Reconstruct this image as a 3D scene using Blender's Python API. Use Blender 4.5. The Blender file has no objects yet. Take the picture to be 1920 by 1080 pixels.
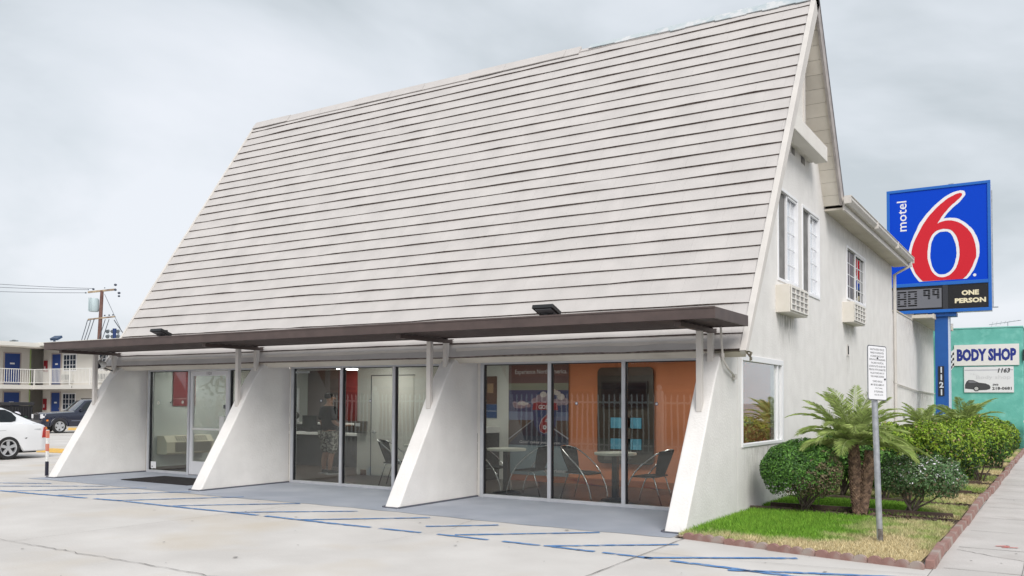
import bpy, bmesh, math, random
import numpy as np
from mathutils import Vector, Matrix
from mathutils.geometry import tessellate_polygon
R = math.radians
random.seed(7); rng = np.random.default_rng(7)
S = bpy.context.scene

# ------------------------------------------------------------------ camera
cd = bpy.data.cameras.new("camera"); cam = bpy.data.objects.new("camera", cd)
S.collection.objects.link(cam); S.camera = cam
YAW, PITCH, ROLL, F = 0.5599, 0.0356, 0.0056, 1644.97
_f = Vector((-math.sin(YAW)*math.cos(PITCH), math.cos(YAW)*math.cos(PITCH), math.sin(PITCH)))
_r = Vector((math.cos(YAW), math.sin(YAW), 0)); _u = _r.cross(_f)
_r2 = _r*math.cos(ROLL)+_u*math.sin(ROLL); _u2 = _u*math.cos(ROLL)-_r*math.sin(ROLL)
cam.matrix_world = Matrix(((_r2.x, _u2.x, -_f.x, 3.9613), (_r2.y, _u2.y, -_f.y, -12.4526), (_r2.z, _u2.z, -_f.z, 1.6192), (0, 0, 0, 1)))
cd.sensor_width = 36; cd.lens = F*36/1920; cd.shift_y = 154.8/1920; cd.clip_end = 4000; cd.clip_start = .05

# ------------------------------------------------------------------ world: overcast sky
W = bpy.data.worlds.new("World"); S.world = W; W.use_nodes = True
nt = W.node_tree; N = nt.nodes; L = nt.links; N.clear()
SUN_EL, SUN_AZ = 42, 138          # azimuth clockwise from +Y
out = N.new('ShaderNodeOutputWorld'); bg = N.new('ShaderNodeBackground'); bg.inputs[1].default_value = .60
bg2 = N.new('ShaderNodeBackground'); add = N.new('ShaderNodeMixShader'); add.inputs[0].default_value = .93
sky = N.new('ShaderNodeTexSky'); sky.sky_type = 'NISHITA'; sky.sun_disc = False
sky.sun_elevation = R(SUN_EL); sky.sun_rotation = R(SUN_AZ); sky.altitude = 30; sky.air_density = 1.4; sky.dust_density = 3
L.new(sky.outputs[0], bg2.inputs[0]); bg2.inputs[1].default_value = .07
tc = N.new('ShaderNodeTexCoord'); sep = N.new('ShaderNodeSeparateXYZ'); L.new(tc.outputs['Generated'], sep.inputs[0])
mz = N.new('ShaderNodeMath'); mz.operation = 'MAXIMUM'; mz.inputs[1].default_value = 0.0; L.new(sep.outputs[2], mz.inputs[0])
az = N.new('ShaderNodeMath'); az.operation = 'ADD'; az.inputs[1].default_value = .32; L.new(mz.outputs[0], az.inputs[0])
dx = N.new('ShaderNodeMath'); dx.operation = 'DIVIDE'; L.new(sep.outputs[0], dx.inputs[0]); L.new(az.outputs[0], dx.inputs[1])
dy = N.new('ShaderNodeMath'); dy.operation = 'DIVIDE'; L.new(sep.outputs[1], dy.inputs[0]); L.new(az.outputs[0], dy.inputs[1])
cb = N.new('ShaderNodeCombineXYZ'); L.new(dx.outputs[0], cb.inputs[0]); L.new(dy.outputs[0], cb.inputs[1])
n1 = N.new('ShaderNodeTexNoise'); n1.inputs['Scale'].default_value = 1.05; n1.inputs['Detail'].default_value = 6; n1.inputs['Roughness'].default_value = .52
n1.inputs['Distortion'].default_value = .35
mp = N.new('ShaderNodeMapping'); mp.inputs['Location'].default_value = (3.1, 1.7, 0); L.new(cb.outputs[0], mp.inputs[0]); L.new(mp.outputs[0], n1.inputs['Vector'])
cr = N.new('ShaderNodeValToRGB'); e = cr.color_ramp.elements
e[0].position = .40; e[0].color = (.56, .61, .65, 1); e[1].position = .60; e[1].color = (.815, .845, .90, 1)
m_ = e.new(.49); m_.color = (.70, .745, .795, 1)
L.new(n1.outputs[0], cr.inputs[0]); L.new(cr.outputs[0], bg.inputs[0])
L.new(bg2.outputs[0], add.inputs[1]); L.new(bg.outputs[0], add.inputs[2]); L.new(add.outputs[0], out.inputs[0])

# ------------------------------------------------------------------ sun behind thin cloud
sd = bpy.data.lights.new("sun", 'SUN'); sd.energy = 1.5; sd.angle = R(34); sd.color = (1, .965, .92)
so = bpy.data.objects.new("sun", sd); S.collection.objects.link(so)
_s = Vector((math.sin(R(SUN_AZ))*math.cos(R(SUN_EL)), math.cos(R(SUN_AZ))*math.cos(R(SUN_EL)), math.sin(R(SUN_EL))))
so.rotation_euler = (-_s).to_track_quat('-Z', 'Y').to_euler()
S.view_settings.view_transform = 'Standard'; S.view_settings.look = 'None'
S.view_settings.exposure = 0.85; S.view_settings.gamma = 1
S.cycles.max_bounces = 8; S.cycles.transparent_max_bounces = 16

# ------------------------------------------------------------------ materials
MATS = {}
def mat(name, c1, c2=None, scale=3., rough=.8, bump=0., bscale=60., metal=0., detail=4, c3=None, s3=.4, island=0., streak=0., spec=.5, lo=.35, hi=.65, coat=0.):
    if name in MATS: return MATS[name]
    m = bpy.data.materials.new(name); m.use_nodes = True; MATS[name] = m
    n = m.node_tree.nodes; l = m.node_tree.links; b = n['Principled BSDF']
    b.inputs['Roughness'].default_value = rough; b.inputs['Metallic'].default_value = metal
    b.inputs['Specular IOR Level'].default_value = spec; b.inputs['Coat Weight'].default_value = coat
    tc = n.new('ShaderNodeTexCoord'); col = None
    def noise(sc, det=detail, vec=None):
        q = n.new('ShaderNodeTexNoise'); q.inputs['Scale'].default_value = sc; q.inputs['Detail'].default_value = det
        l.new(vec or tc.outputs['Object'], q.inputs['Vector']); return q
    def ramp(src, a, bb, lo_, hi_):
        r = n.new('ShaderNodeMapRange'); r.inputs[1].default_value = lo_; r.inputs[2].default_value = hi_; r.clamp = True
        r.inputs[3].default_value = a; r.inputs[4].default_value = bb; l.new(src, r.inputs[0]); return r.outputs[0]
    def mix(fac, a, c):
        x = n.new('ShaderNodeMix'); x.data_type = 'RGBA'; l.new(fac, x.inputs[0])
        if isinstance(a, tuple): x.inputs[6].default_value = (*a, 1)
        else: l.new(a, x.inputs[6])
        if isinstance(c, tuple): x.inputs[7].default_value = (*c, 1)
        else: l.new(c, x.inputs[7])
        return x.outputs[2]
    cur = c1
    if c2: cur = mix(ramp(noise(scale).outputs[0], 0, 1, lo, hi), c1, c2)
    if c3: cur = mix(ramp(noise(s3, 3).outputs[0], 0, 1, .52, .7), cur, c3)
    if streak:
        mp = n.new('ShaderNodeMapping'); mp.inputs['Scale'].default_value = (5, 5, .35); l.new(tc.outputs['Object'], mp.inputs[0])
        dark = tuple(v*.78 for v in c1)
        cur = mix(ramp(noise(1., 5, mp.outputs[0]).outputs[0], 0, streak, .5, .72), cur, dark)
    if island:
        g = n.new('ShaderNodeNewGeometry'); hsv = n.new('ShaderNodeHueSaturation')
        l.new(ramp(g.outputs['Random Per Island'], 1-island, 1+island, 0, 1), hsv.inputs['Value'])
        if isinstance(cur, tuple): hsv.inputs['Color'].default_value = (*cur, 1)
        else: l.new(cur, hsv.inputs['Color'])
        cur = hsv.outputs[0]
    if isinstance(cur, tuple): b.inputs['Base Color'].default_value = (*cur, 1)
    else: l.new(cur, b.inputs['Base Color'])
    if bump:
        bp = n.new('ShaderNodeBump'); bp.inputs['Strength'].default_value = bump; bp.inputs['Distance'].default_value = .01
        l.new(noise(bscale, 5).outputs[0], bp.inputs['Height']); l.new(bp.outputs[0], b.inputs['Normal'])
    return m
def c(h):   # sRGB 0-255 -> linear
    return tuple(round(((v/255+.055)/1.055)**2.4 if v > 10 else v/255/12.92, 4) for v in h)

stucco = mat('stucco', (.805, .785, .765), (.745, .725, .705), scale=2.6, rough=.9, bump=.55, bscale=30, streak=.14, spec=.2)
stucco_in = mat('stucco_inner', (.79, .765, .72), (.74, .71, .67), scale=2, rough=.9, bump=.6, bscale=38, spec=.2)
shingle = mat('shingle', (.56, .53, .512), (.51, .484, .468), scale=2.2, rough=.9, bump=.5, bscale=45, island=.012, streak=.12, spec=.2)
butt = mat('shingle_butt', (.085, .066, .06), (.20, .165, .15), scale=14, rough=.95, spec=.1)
trim = mat('cream_trim', (.66, .625, .59), (.60, .57, .54), scale=3, rough=.7, bump=.2, bscale=20, spec=.3)
soffm = mat('soffit_paint', (.62, .575, .50), (.50, .455, .39), scale=1.6, rough=.85, bump=.3, bscale=30, lo=.45, hi=.75, spec=.2)
white = mat('white_paint', (.80, .79, .77), (.75, .74, .72), scale=4, rough=.5)
alu = mat('window_frame_aluminium', (.62, .63, .66), (.56, .57, .60), scale=6, rough=.38, metal=.25)
vinyl = mat('white_vinyl', (.82, .82, .84), rough=.4)
brown = mat('brown_metal', (.095, .068, .062), (.075, .054, .05), scale=5, rough=.5, bump=.05, bscale=20)
dark = mat('dark_gasket', (.012, .013, .018), rough=.6)
black = mat('black_plastic', (.015, .015, .016), rough=.45)
blackm = mat('black_matte', (.02, .02, .021), rough=.8)
chrome = mat('chrome', (.8, .8, .8), rough=.12, metal=1)
galv = mat('galvanised', (.48, .50, .53), (.36, .38, .41), scale=14, rough=.45, metal=.6, bump=.1, bscale=40)
concrete = mat('concrete', (.615, .59, .565), (.53, .505, .48), scale=.9, rough=.9, bump=.35, bscale=25, detail=8, c3=(.545, .495, .43), s3=.55, spec=.2)
sidewalkm = mat('sidewalk_concrete', (.56, .53, .51), (.49, .465, .445), scale=1.2, rough=.92, bump=.4, bscale=40, c3=(.46, .43, .41), s3=1.4, spec=.2)
porchm = mat('porch_grey_paint', (.34, .365, .42), (.30, .325, .38), scale=1.5, rough=.6, bump=.15, bscale=30, c3=(.38, .40, .45), s3=1.1)
darkgrey = mat('dark_grey_paint', (.11, .115, .14), rough=.7)
asphalt = mat('asphalt', (.055, .055, .057), (.07, .07, .07), scale=5, rough=.9, bump=.5, bscale=120)
joint = mat('joint', (.16, .145, .135), rough=.95)
bluep = mat('blue_road_paint', (.075, .20, .46), (.12, .26, .50), scale=9, rough=.8)
def wear(m, sc, lo, hi):
    n = m.node_tree.nodes; l = m.node_tree.links; tc = n.new('ShaderNodeTexCoord'); q = n.new('ShaderNodeTexNoise'); q.inputs['Scale'].default_value = sc; q.inputs['Detail'].default_value = 8; q.inputs['Roughness'].default_value = .7
    r = n.new('ShaderNodeMapRange'); r.inputs[1].default_value = lo; r.inputs[2].default_value = hi; l.new(tc.outputs['Object'], q.inputs['Vector']); l.new(q.outputs[0], r.inputs[0]); l.new(r.outputs[0], n['Principled BSDF'].inputs['Alpha'])
wear(bluep, 7, .30, .50)
redp = mat('red_spray', (.62, .22, .2), rough=.9)
brick = mat('red_concrete', (.33, .195, .17), (.27, .16, .14), scale=9, rough=.92, bump=.5, bscale=70, c3=(.36, .30, .27), s3=3, spec=.2)
wood = mat('dark_wood', (.10, .065, .052), (.06, .04, .035), scale=8, rough=.85, bump=.3, bscale=50)
soil = mat('soil', (.16, .11, .08), (.09, .062, .045), scale=14, rough=1, bump=1, bscale=40, c3=(.30, .24, .17), s3=5)
teal = mat('teal_stucco', (.16, .50, .43), (.13, .44, .375), scale=2.5, rough=.9, bump=.8, bscale=25, c3=(.22, .56, .49), s3=3)
blues = mat('sign_blue', (.0, .055, .56), rough=.5, spec=.15)
bluef = mat('sign_blue_frame', (.012, .13, .50), rough=.4)
bluepole = mat('pole_blue', (.010, .095, .36), (.008, .085, .33), scale=3, rough=.45)
reds = mat('sign_red', (.62, .02, .035), rough=.5, spec=.2)
whites = mat('sign_white', (.80, .80, .82), rough=.4)
blackt = mat('lettering_black', (.02, .02, .024), rough=.6)
navyt = mat('lettering_navy', (.015, .03, .24), rough=.5)
def simple(name, col, rough=.6, metal=0., **k): return mat(name, col, rough=rough, metal=metal, **k)

def glass_mat(name, tint=(.76, .79, .78), ior=1.5, wob=.0010, boost=1.2, wscale=1.3):
    m = bpy.data.materials.new(name); m.use_nodes = True; n = m.node_tree.nodes; l = m.node_tree.links; n.clear()
    o = n.new('ShaderNodeOutputMaterial'); mx = n.new('ShaderNodeMixShader'); t = n.new('ShaderNodeBsdfTransparent'); g = n.new('ShaderNodeBsdfGlossy')
    t.inputs[0].default_value = (*tint, 1); g.inputs['Roughness'].default_value = 0.0; g.inputs[0].default_value = (1, 1, 1, 1)
    fr = n.new('ShaderNodeFresnel'); ge = n.new('ShaderNodeNewGeometry'); io = n.new('ShaderNodeMapRange'); io.inputs[3].default_value = ior; io.inputs[4].default_value = 1/ior
    l.new(ge.outputs['Backfacing'], io.inputs[0]); l.new(io.outputs[0], fr.inputs[0])      # same reflectance from both sides of the pane
    mu = n.new('ShaderNodeMath'); mu.operation = 'MULTIPLY'; mu.inputs[1].default_value = boost; mu.use_clamp = True
    l.new(fr.outputs[0], mu.inputs[0]); l.new(mu.outputs[0], mx.inputs[0]); l.new(t.outputs[0], mx.inputs[1]); l.new(g.outputs[0], mx.inputs[2]); l.new(mx.outputs[0], o.inputs[0])
    if wob:
        tc = n.new('ShaderNodeTexCoord'); q = n.new('ShaderNodeTexNoise'); q.inputs['Scale'].default_value = wscale; q.inputs['Detail'].default_value = 1
        bp = n.new('ShaderNodeBump'); bp.inputs['Strength'].default_value = 1; bp.inputs['Distance'].default_value = wob
        l.new(tc.outputs['Object'], q.inputs['Vector']); l.new(q.outputs[0], bp.inputs['Height']); l.new(bp.outputs[0], g.inputs['Normal'])
    return m
glass = glass_mat('glass')
glassdark = glass_mat('glass_dark', tint=(.25, .27, .3), boost=1.3, wob=.0)
glassup = glass_mat('glass_upper', tint=(.95, .96, .97), boost=1.3, wob=.001)

# ------------------------------------------------------------------ mesh builder
def link(o): S.collection.objects.link(o); return o
class MB:
    def __init__(s): s.v = []; s.f = []; s.m = []
    def add(s, v, f, m=0):
        o = len(s.v); s.v += [tuple(p) for p in v]; s.f += [tuple(i+o for i in q) for q in f]; s.m += [m]*len(f); return s
    def box(s, x0, x1, y0, y1, z0, z1, m=0):
        return s.add([(x0, y0, z0), (x1, y0, z0), (x1, y1, z0), (x0, y1, z0), (x0, y0, z1), (x1, y0, z1), (x1, y1, z1), (x0, y1, z1)],
              [(3, 2, 1, 0), (4, 5, 6, 7), (0, 1, 5, 4), (1, 2, 6, 5), (2, 3, 7, 6), (3, 0, 4, 7)], m)
    def obox(s, o, a, b, cc, m=0):       # oriented box: origin corner + three edge vectors
        o, a, b, cc = map(Vector, (o, a, b, cc))
        return s.add([o, o+a, o+a+b, o+b, o+cc, o+a+cc, o+a+b+cc, o+b+cc], [(3, 2, 1, 0), (4, 5, 6, 7), (0, 1, 5, 4), (1, 2, 6, 5), (2, 3, 7, 6), (3, 0, 4, 7)], m)
    def plate(s, outer, holes, ax, d0, d1, m=0):
        # polygon (with holes) extruded along axis ax from d0 to d1
        loops = [outer]+list(holes); flat = [p for q in loops for p in q]
        def P(p, d): return (d, p[0], p[1]) if ax == 'X' else ((p[0], d, p[1]) if ax == 'Y' else (p[0], p[1], d))
        tr = tessellate_polygon([[Vector((p[0], p[1], 0)) for p in q] for q in loops]); n = len(flat)
        tr = [t if ((flat[t[1]][0]-flat[t[0]][0])*(flat[t[2]][1]-flat[t[0]][1])-(flat[t[1]][1]-flat[t[0]][1])*(flat[t[2]][0]-flat[t[0]][0])) > 0 else (t[0], t[2], t[1]) for t in tr]
        sgn = 1 if ax in 'XZ' else -1
        if d1 < d0: d0, d1 = d1, d0
        V = [P(p, d0) for p in flat]+[P(p, d1) for p in flat]; Fc = []
        for t in tr:
            a = tuple(t) if sgn > 0 else tuple(reversed(t))
            Fc.append(tuple(i+n for i in a)); Fc.append(tuple(reversed(a)))
        k = 0
        for q in loops:
            area = sum(q[i][0]*q[(i+1) % len(q)][1]-q[(i+1) % len(q)][0]*q[i][1] for i in range(len(q)))
            ccw = area > 0; isout = q is outer; flip = (ccw != isout) != (sgn < 0)
            for i in range(len(q)):
                a, b = k+i, k+(i+1) % len(q); fc = (a, b, b+n, a+n); Fc.append(tuple(reversed(fc)) if flip else fc)
            k += len(q)
        return s.add(V, Fc, m)
    def tube(s, pts, r, n=8, m=0, cap=True, up=None):
        pts = [Vector(p) for p in pts]; rs = r if isinstance(r, (list, tuple)) else [r]*len(pts); V = []
        pu = None
        for i, p in enumerate(pts):
            d = (pts[min(i+1, len(pts)-1)]-pts[max(i-1, 0)]).normalized()
            if pu is None: pu = d.orthogonal().normalized()
            u = (pu-d*pu.dot(d)).normalized(); pu = u; w = d.cross(u)
            V += [p+(u*math.cos(2*math.pi*k/n)+w*math.sin(2*math.pi*k/n))*rs[i] for k in range(n)]
        Fc = [(i*n+k, i*n+(k+1) % n, (i+1)*n+(k+1) % n, (i+1)*n+k) for i in range(len(pts)-1) for k in range(n)]
        if cap: Fc += [tuple(reversed(range(n))), tuple(range((len(pts)-1)*n, len(pts)*n))]
        return s.add(V, Fc, m)
    def cyl(s, x, y, z0, z1, r, n=20, m=0, r2=None): return s.tube([(x, y, z0), (x, y, z1)], [r, r2 or r], n, m)
    def ell(s, ctr, rad, nu=14, nv=9, m=0):
        V = [(ctr[0], ctr[1], ctr[2]-rad[2])]; Fc = []
        for j in range(1, nv):
            t = -math.pi/2+math.pi*j/nv
            V += [(ctr[0]+rad[0]*math.cos(t)*math.cos(2*math.pi*i/nu), ctr[1]+rad[1]*math.cos(t)*math.sin(2*math.pi*i/nu), ctr[2]+rad[2]*math.sin(t)) for i in range(nu)]
        V.append((ctr[0], ctr[1], ctr[2]+rad[2])); e = len(V)-1
        for i in range(nu): Fc.append((0, 1+(i+1) % nu, 1+i)); Fc.append((e, e-nu+i, e-nu+(i+1) % nu))
        for j in range(nv-2):
            for i in range(nu): a = 1+j*nu+i; b = 1+j*nu+(i+1) % nu; Fc.append((a, b, b+nu, a+nu))
        return s.add(V, Fc, m)
    def build(s, name, mats, parent=None, smooth=False, bevel=0, seg=2, kind=None, label=None, auto=None):
        me = bpy.data.meshes.new(name); me.from_pydata(s.v, [], s.f)
        if not isinstance(mats, (list, tuple)): mats = [mats]
        for q in mats: me.materials.append(q)
        me.polygons.foreach_set('material_index', s.m); me.validate()
        if smooth: me.polygons.foreach_set('use_smooth', [True]*len(me.polygons))
        me.update(); o = link(bpy.data.objects.new(name, me))
        if smooth and auto: 
            try: me.set_sharp_from_angle(angle=R(auto))
            except Exception: pass
        if bevel:
            b = o.modifiers.new('bevel', 'BEVEL'); b.width = bevel; b.segments = seg; b.limit_method = 'ANGLE'; b.angle_limit = R(40)
        if parent:
            o.parent = parent
            if parent.parent is None: o.location = -parent.location
        if kind: o['kind'] = kind
        if label: o['label'] = label
        return o
def thing(name, label, cat, loc=(0, 0, 0), group=None):
    o = link(bpy.data.objects.new(name, None)); o.location = loc; o.empty_display_size = .2
    o['label'] = label; o['category'] = cat
    if group: o['group'] = group
    return o
def tag(o, label, cat, group=None, base=None):
    o['label'] = label; o['category'] = cat
    if group: o['group'] = group
    return o
def copy_tree(o, parent=None):
    k = o.copy(); S.collection.objects.link(k); k.parent = parent
    for ch in list(o.children): copy_tree(ch, k)
    return k
def text_mb(mb, s, org, Rv, Uv, w=None, h=None, align='C', depth=.004, bold=0., m=0, shear=0., space=1.):
    # lettering from the built-in font, fitted to width w / cap height h, on the plane org + x*Rv + y*Uv
    cu = bpy.data.curves.new('t', 'FONT'); cu.body = s; cu.size = 1; cu.extrude = 0; cu.offset = bold; cu.shear = shear; cu.resolution_u = 2; cu.space_character = space
    o = bpy.data.objects.new('t', cu); S.collection.objects.link(o)
    bpy.context.view_layer.update()
    dg = bpy.context.evaluated_depsgraph_get(); me = bpy.data.meshes.new_from_object(o.evaluated_get(dg))
    bpy.data.objects.remove(o); bpy.data.curves.remove(cu)
    co = np.zeros(len(me.vertices)*3); me.vertices.foreach_get('co', co); co = co.reshape(-1, 3)
    if len(co) == 0: return
    lo, hi = co.min(0), co.max(0); ww, hh = hi[0]-lo[0], hi[1]-lo[1]
    sx = (w/ww) if w else None; sy = (h/hh) if h else None
    sx = sx or sy; sy = sy or sx
    x = (co[:, 0]-lo[0])*sx; y = (co[:, 1]-lo[1])*sy
    if align == 'C': x -= ww*sx/2; y -= hh*sy/2
    org, Rv, Uv = Vector(org), Vector(Rv).normalized(), Vector(Uv).normalized(); Nv = Rv.cross(Uv)
    V = [org+Rv*float(a)+Uv*float(b)+Nv*depth for a, b in zip(x, y)]
    mb.add(V, [tuple(p.vertices) for p in me.polygons], m); bpy.data.meshes.remove(me)
LOGO_RED = [(0.79,7.46),(0.82,7.52),(0.86,7.57),(0.9,7.63),(0.96,7.69),(1.02,7.77),(1.08,7.83),(1.14,7.89),(1.21,7.94),(1.26,7.99),(1.31,8.03),(1.35,8.07),(1.38,8.1),(1.4,8.13),(1.41,8.15),(1.41,8.17),(1.41,8.18),(1.41,8.19),(1.4,8.2),(1.39,8.21),(1.38,8.21),(1.36,8.22),(1.34,8.22),(1.31,8.21),(1.28,8.21),(1.25,8.2),(1.22,8.19),(1.18,8.17),(1.11,8.14),(1.03,8.1),(0.95,8.05),(0.88,7.99),(0.8,7.93),(0.72,7.86),(0.65,7.79),(0.57,7.7),(0.49,7.62),(0.43,7.54),(0.37,7.45),(0.31,7.36),(0.26,7.28),(0.21,7.18),(0.17,7.1),(0.13,7.02),(0.09,6.94),(0.05,6.86),(0.02,6.78),(-0.01,6.69),(-0.03,6.61),(-0.05,6.52),(-0.06,6.43),(-0.07,6.36),(-0.07,6.3),(-0.07,6.26),(-0.06,6.21),(-0.05,6.14),(-0.03,6.07),(-0.02,6.0),(0.01,5.93),(0.03,5.86),(0.06,5.79),(0.1,5.73),(0.14,5.67),(0.18,5.62),(0.21,5.58),(0.24,5.55),(0.27,5.52),(1.4,5.52),(1.45,5.56),(1.5,5.6),(1.54,5.66),(1.59,5.73),(1.63,5.82),(1.67,5.89),(1.69,5.95),(1.71,6.01),(1.73,6.06),(1.75,6.11),(1.77,6.15),(1.78,6.2),(1.78,6.26),(1.78,6.33),(1.78,6.4),(1.77,6.48),(1.76,6.56),(1.74,6.65),(1.72,6.73),(1.69,6.82),(1.66,6.9),(1.62,6.97),(1.58,7.03),(1.54,7.09),(1.49,7.14),(1.44,7.19),(1.39,7.24),(1.32,7.29),(1.24,7.33),(1.17,7.36),(1.1,7.38),(1.04,7.39),(0.99,7.39),(0.93,7.39),(0.88,7.38),(0.83,7.37),(0.79,7.36),(0.74,7.34),(0.7,7.32)]
LOGO_WHITE = [(0.99,7.62),(1.05,7.68),(1.11,7.74),(1.17,7.8),(1.23,7.85),(1.3,7.9),(1.35,7.95),(1.39,8.0),(1.43,8.05),(1.46,8.09),(1.48,8.11),(1.5,8.14),(1.5,8.16),(1.5,8.18),(1.5,8.21),(1.49,8.23),(1.48,8.25),(1.47,8.27),(1.45,8.28),(1.44,8.28),(1.42,8.29),(1.4,8.29),(1.37,8.3),(1.34,8.3),(1.31,8.29),(1.27,8.29),(1.23,8.28),(1.18,8.27),(1.1,8.24),(1.0,8.19),(0.91,8.14),(0.82,8.07),(0.72,7.99),(0.63,7.91),(0.55,7.83),(0.48,7.75),(0.4,7.67),(0.33,7.58),(0.26,7.48),(0.19,7.39),(0.14,7.29),(0.1,7.18),(0.05,7.08),(0.01,6.99),(-0.03,6.88),(-0.07,6.79),(-0.09,6.7),(-0.11,6.62),(-0.13,6.54),(-0.14,6.48),(-0.14,6.42),(-0.15,6.36),(-0.15,6.31),(-0.14,6.25),(-0.14,6.19),(-0.13,6.12),(-0.12,6.05),(-0.1,5.98),(-0.07,5.91),(-0.04,5.84),(-0.01,5.77),(0.03,5.7),(0.07,5.64),(0.11,5.58),(0.13,5.55),(0.15,5.53),(0.17,5.51),(1.51,5.52),(1.56,5.57),(1.61,5.62),(1.65,5.69),(1.7,5.76),(1.74,5.85),(1.77,5.93),(1.8,6.01),(1.82,6.08),(1.84,6.15),(1.86,6.2),(1.86,6.24),(1.87,6.29),(1.87,6.36),(1.87,6.44),(1.87,6.51),(1.86,6.6),(1.84,6.68),(1.82,6.76),(1.79,6.84),(1.76,6.9),(1.73,6.97),(1.7,7.03),(1.65,7.1),(1.6,7.15),(1.55,7.21),(1.49,7.27),(1.43,7.32),(1.37,7.36),(1.32,7.4),(1.26,7.43),(1.19,7.45),(1.12,7.46),(1.06,7.47),(1.0,7.47),(0.94,7.47),(0.88,7.46)]
LOGO_HOLE = [(0.41,6.34),(0.41,6.4),(0.41,6.45),(0.42,6.52),(0.43,6.6),(0.44,6.68),(0.46,6.77),(0.49,6.85),(0.52,6.92),(0.56,6.99),(0.6,7.03),(0.64,7.07),(0.69,7.1),(0.75,7.12),(0.81,7.13),(0.87,7.14),(0.93,7.13),(1.0,7.12),(1.05,7.1),(1.1,7.07),(1.15,7.02),(1.18,6.97),(1.22,6.91),(1.25,6.84),(1.27,6.77),(1.29,6.7),(1.3,6.62),(1.31,6.54),(1.32,6.45),(1.32,6.35),(1.32,6.27),(1.31,6.2),(1.3,6.13),(1.28,6.07),(1.27,6.01),(1.24,5.94),(1.22,5.88),(1.18,5.82),(1.14,5.77),(1.1,5.73),(1.06,5.69),(1.02,5.66),(0.97,5.64),(0.92,5.62),(0.87,5.61),(0.81,5.61),(0.76,5.62),(0.7,5.64),(0.66,5.67),(0.61,5.71),(0.58,5.75),(0.54,5.8),(0.51,5.86),(0.49,5.92),(0.47,5.99),(0.45,6.05),(0.43,6.13),(0.42,6.19),(0.41,6.24),(0.41,6.29)]
LOGO_BLUE = [(0.49,6.34),(0.49,6.39),(0.5,6.45),(0.5,6.51),(0.51,6.59),(0.52,6.68),(0.54,6.76),(0.57,6.82),(0.59,6.88),(0.62,6.93),(0.66,6.97),(0.7,7.0),(0.74,7.03),(0.79,7.05),(0.84,7.05),(0.9,7.05),(0.94,7.05),(0.99,7.04),(1.03,7.01),(1.07,6.98),(1.1,6.93),(1.13,6.88),(1.15,6.82),(1.17,6.76),(1.19,6.7),(1.21,6.64),(1.22,6.57),(1.23,6.5),(1.23,6.42),(1.24,6.34),(1.23,6.27),(1.23,6.21),(1.21,6.16),(1.2,6.1),(1.19,6.05),(1.17,5.99),(1.15,5.93),(1.12,5.88),(1.08,5.82),(1.04,5.78),(1.0,5.75),(0.96,5.73),(0.93,5.71),(0.89,5.7),(0.85,5.7),(0.81,5.7),(0.78,5.7),(0.74,5.71),(0.7,5.73),(0.67,5.76),(0.63,5.8),(0.6,5.84),(0.58,5.89),(0.55,5.95),(0.53,6.01),(0.52,6.07),(0.51,6.13),(0.5,6.18),(0.49,6.24),(0.49,6.29)]
def single(mb, name, mats, label, cat, base, group=None, kind=None, **k):
    b = Vector(base); mb.v = [(p[0]-b.x, p[1]-b.y, p[2]-b.z) for p in mb.v]
    o = mb.build(name, mats, **k); o.location = b
    if kind: o['kind'] = kind
    else: tag(o, label, cat, group)
    return o

# ================================================================== SETTING
def sheet(name, x0, x1, y0, y1, z, m, cut=1):
    b = MB(); nx, ny = cut, cut
    for i in range(nx):
        for j in range(ny):
            xa, xb = x0+(x1-x0)*i/nx, x0+(x1-x0)*(i+1)/nx; ya, yb = y0+(y1-y0)*j/ny, y0+(y1-y0)*(j+1)/ny
            b.add([(xa, ya, z), (xb, ya, z), (xb, yb, z), (xa, yb, z)], [(0, 1, 2, 3)])
    return b.build(name, m, kind='structure')
sheet('ground', -900, 900, -900, 1500, -.012, mat('far_ground', (.28, .27, .26), (.22, .22, .21), scale=.05, rough=1))
sheet('parking_lot', -75, 2.86, -14.6, 60, 0, concrete)
sheet('sidewalk', 2.87, 5.2, -60, 120, .006, sidewalkm)
b = MB(); b.box(5.2, 5.35, -60, 120, -.01, .0); b.build('road_gutter', sidewalkm, kind='structure')
sheet('road', 5.35, 19, -60, 120, -.004, asphalt)
sheet('far_pavement', 19, 22, -60, 120, .02, sidewalkm)
# grey painted porch slab
b = MB(); N_ = 60; xs = np.linspace(-13.95, -.03, N_)
for i in range(N_-1):
    w0, w1 = [(-2.47+.05*math.sin(x*.9)+.02*math.sin(x*7)) for x in (xs[i], xs[i+1])]
    b.add([(xs[i], w0, .004), (xs[i+1], w1, .004), (xs[i+1], .06, .004), (xs[i], .06, .004)], [(0, 1, 2, 3)])
b.build('porch_slab', porchm, kind='structure')
# pavement joints and cracks
b = MB()
def crack(pts, w=.011, z=.0105, jit=.012, step=.18):
    pts = [Vector((*p, 0)) for p in pts]; P = []
    for a, q in zip(pts, pts[1:]):
        n = max(2, int((q-a).length/step)); P += [a.lerp(q, t/n) for t in range(n)]
    P.append(pts[-1]); d = (P[-1]-P[0]).normalized(); nn = Vector((-d.y, d.x, 0)); V = []; Fc = []
    for i, p in enumerate(P):
        o = rng.normal(0, jit); ww = w*(.4+rng.random()*.9)
        V += [(p+nn*(o+ww)).to_tuple()[:2]+(z,), (p+nn*(o-ww)).to_tuple()[:2]+(z,)]
    for i in range(len(P)-1): Fc.append((2*i, 2*i+1, 2*i+3, 2*i+2))
    b.add(V, Fc)
crack([(.13, -2.45), (.2, -5.02), (.22, -9)], .006, jit=.002)
crack([(-30, -6.96), (-6.42, -6.97), (-2.81, -7.03), (.2, -7.06)], .0055, jit=.012, step=.1)
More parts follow.
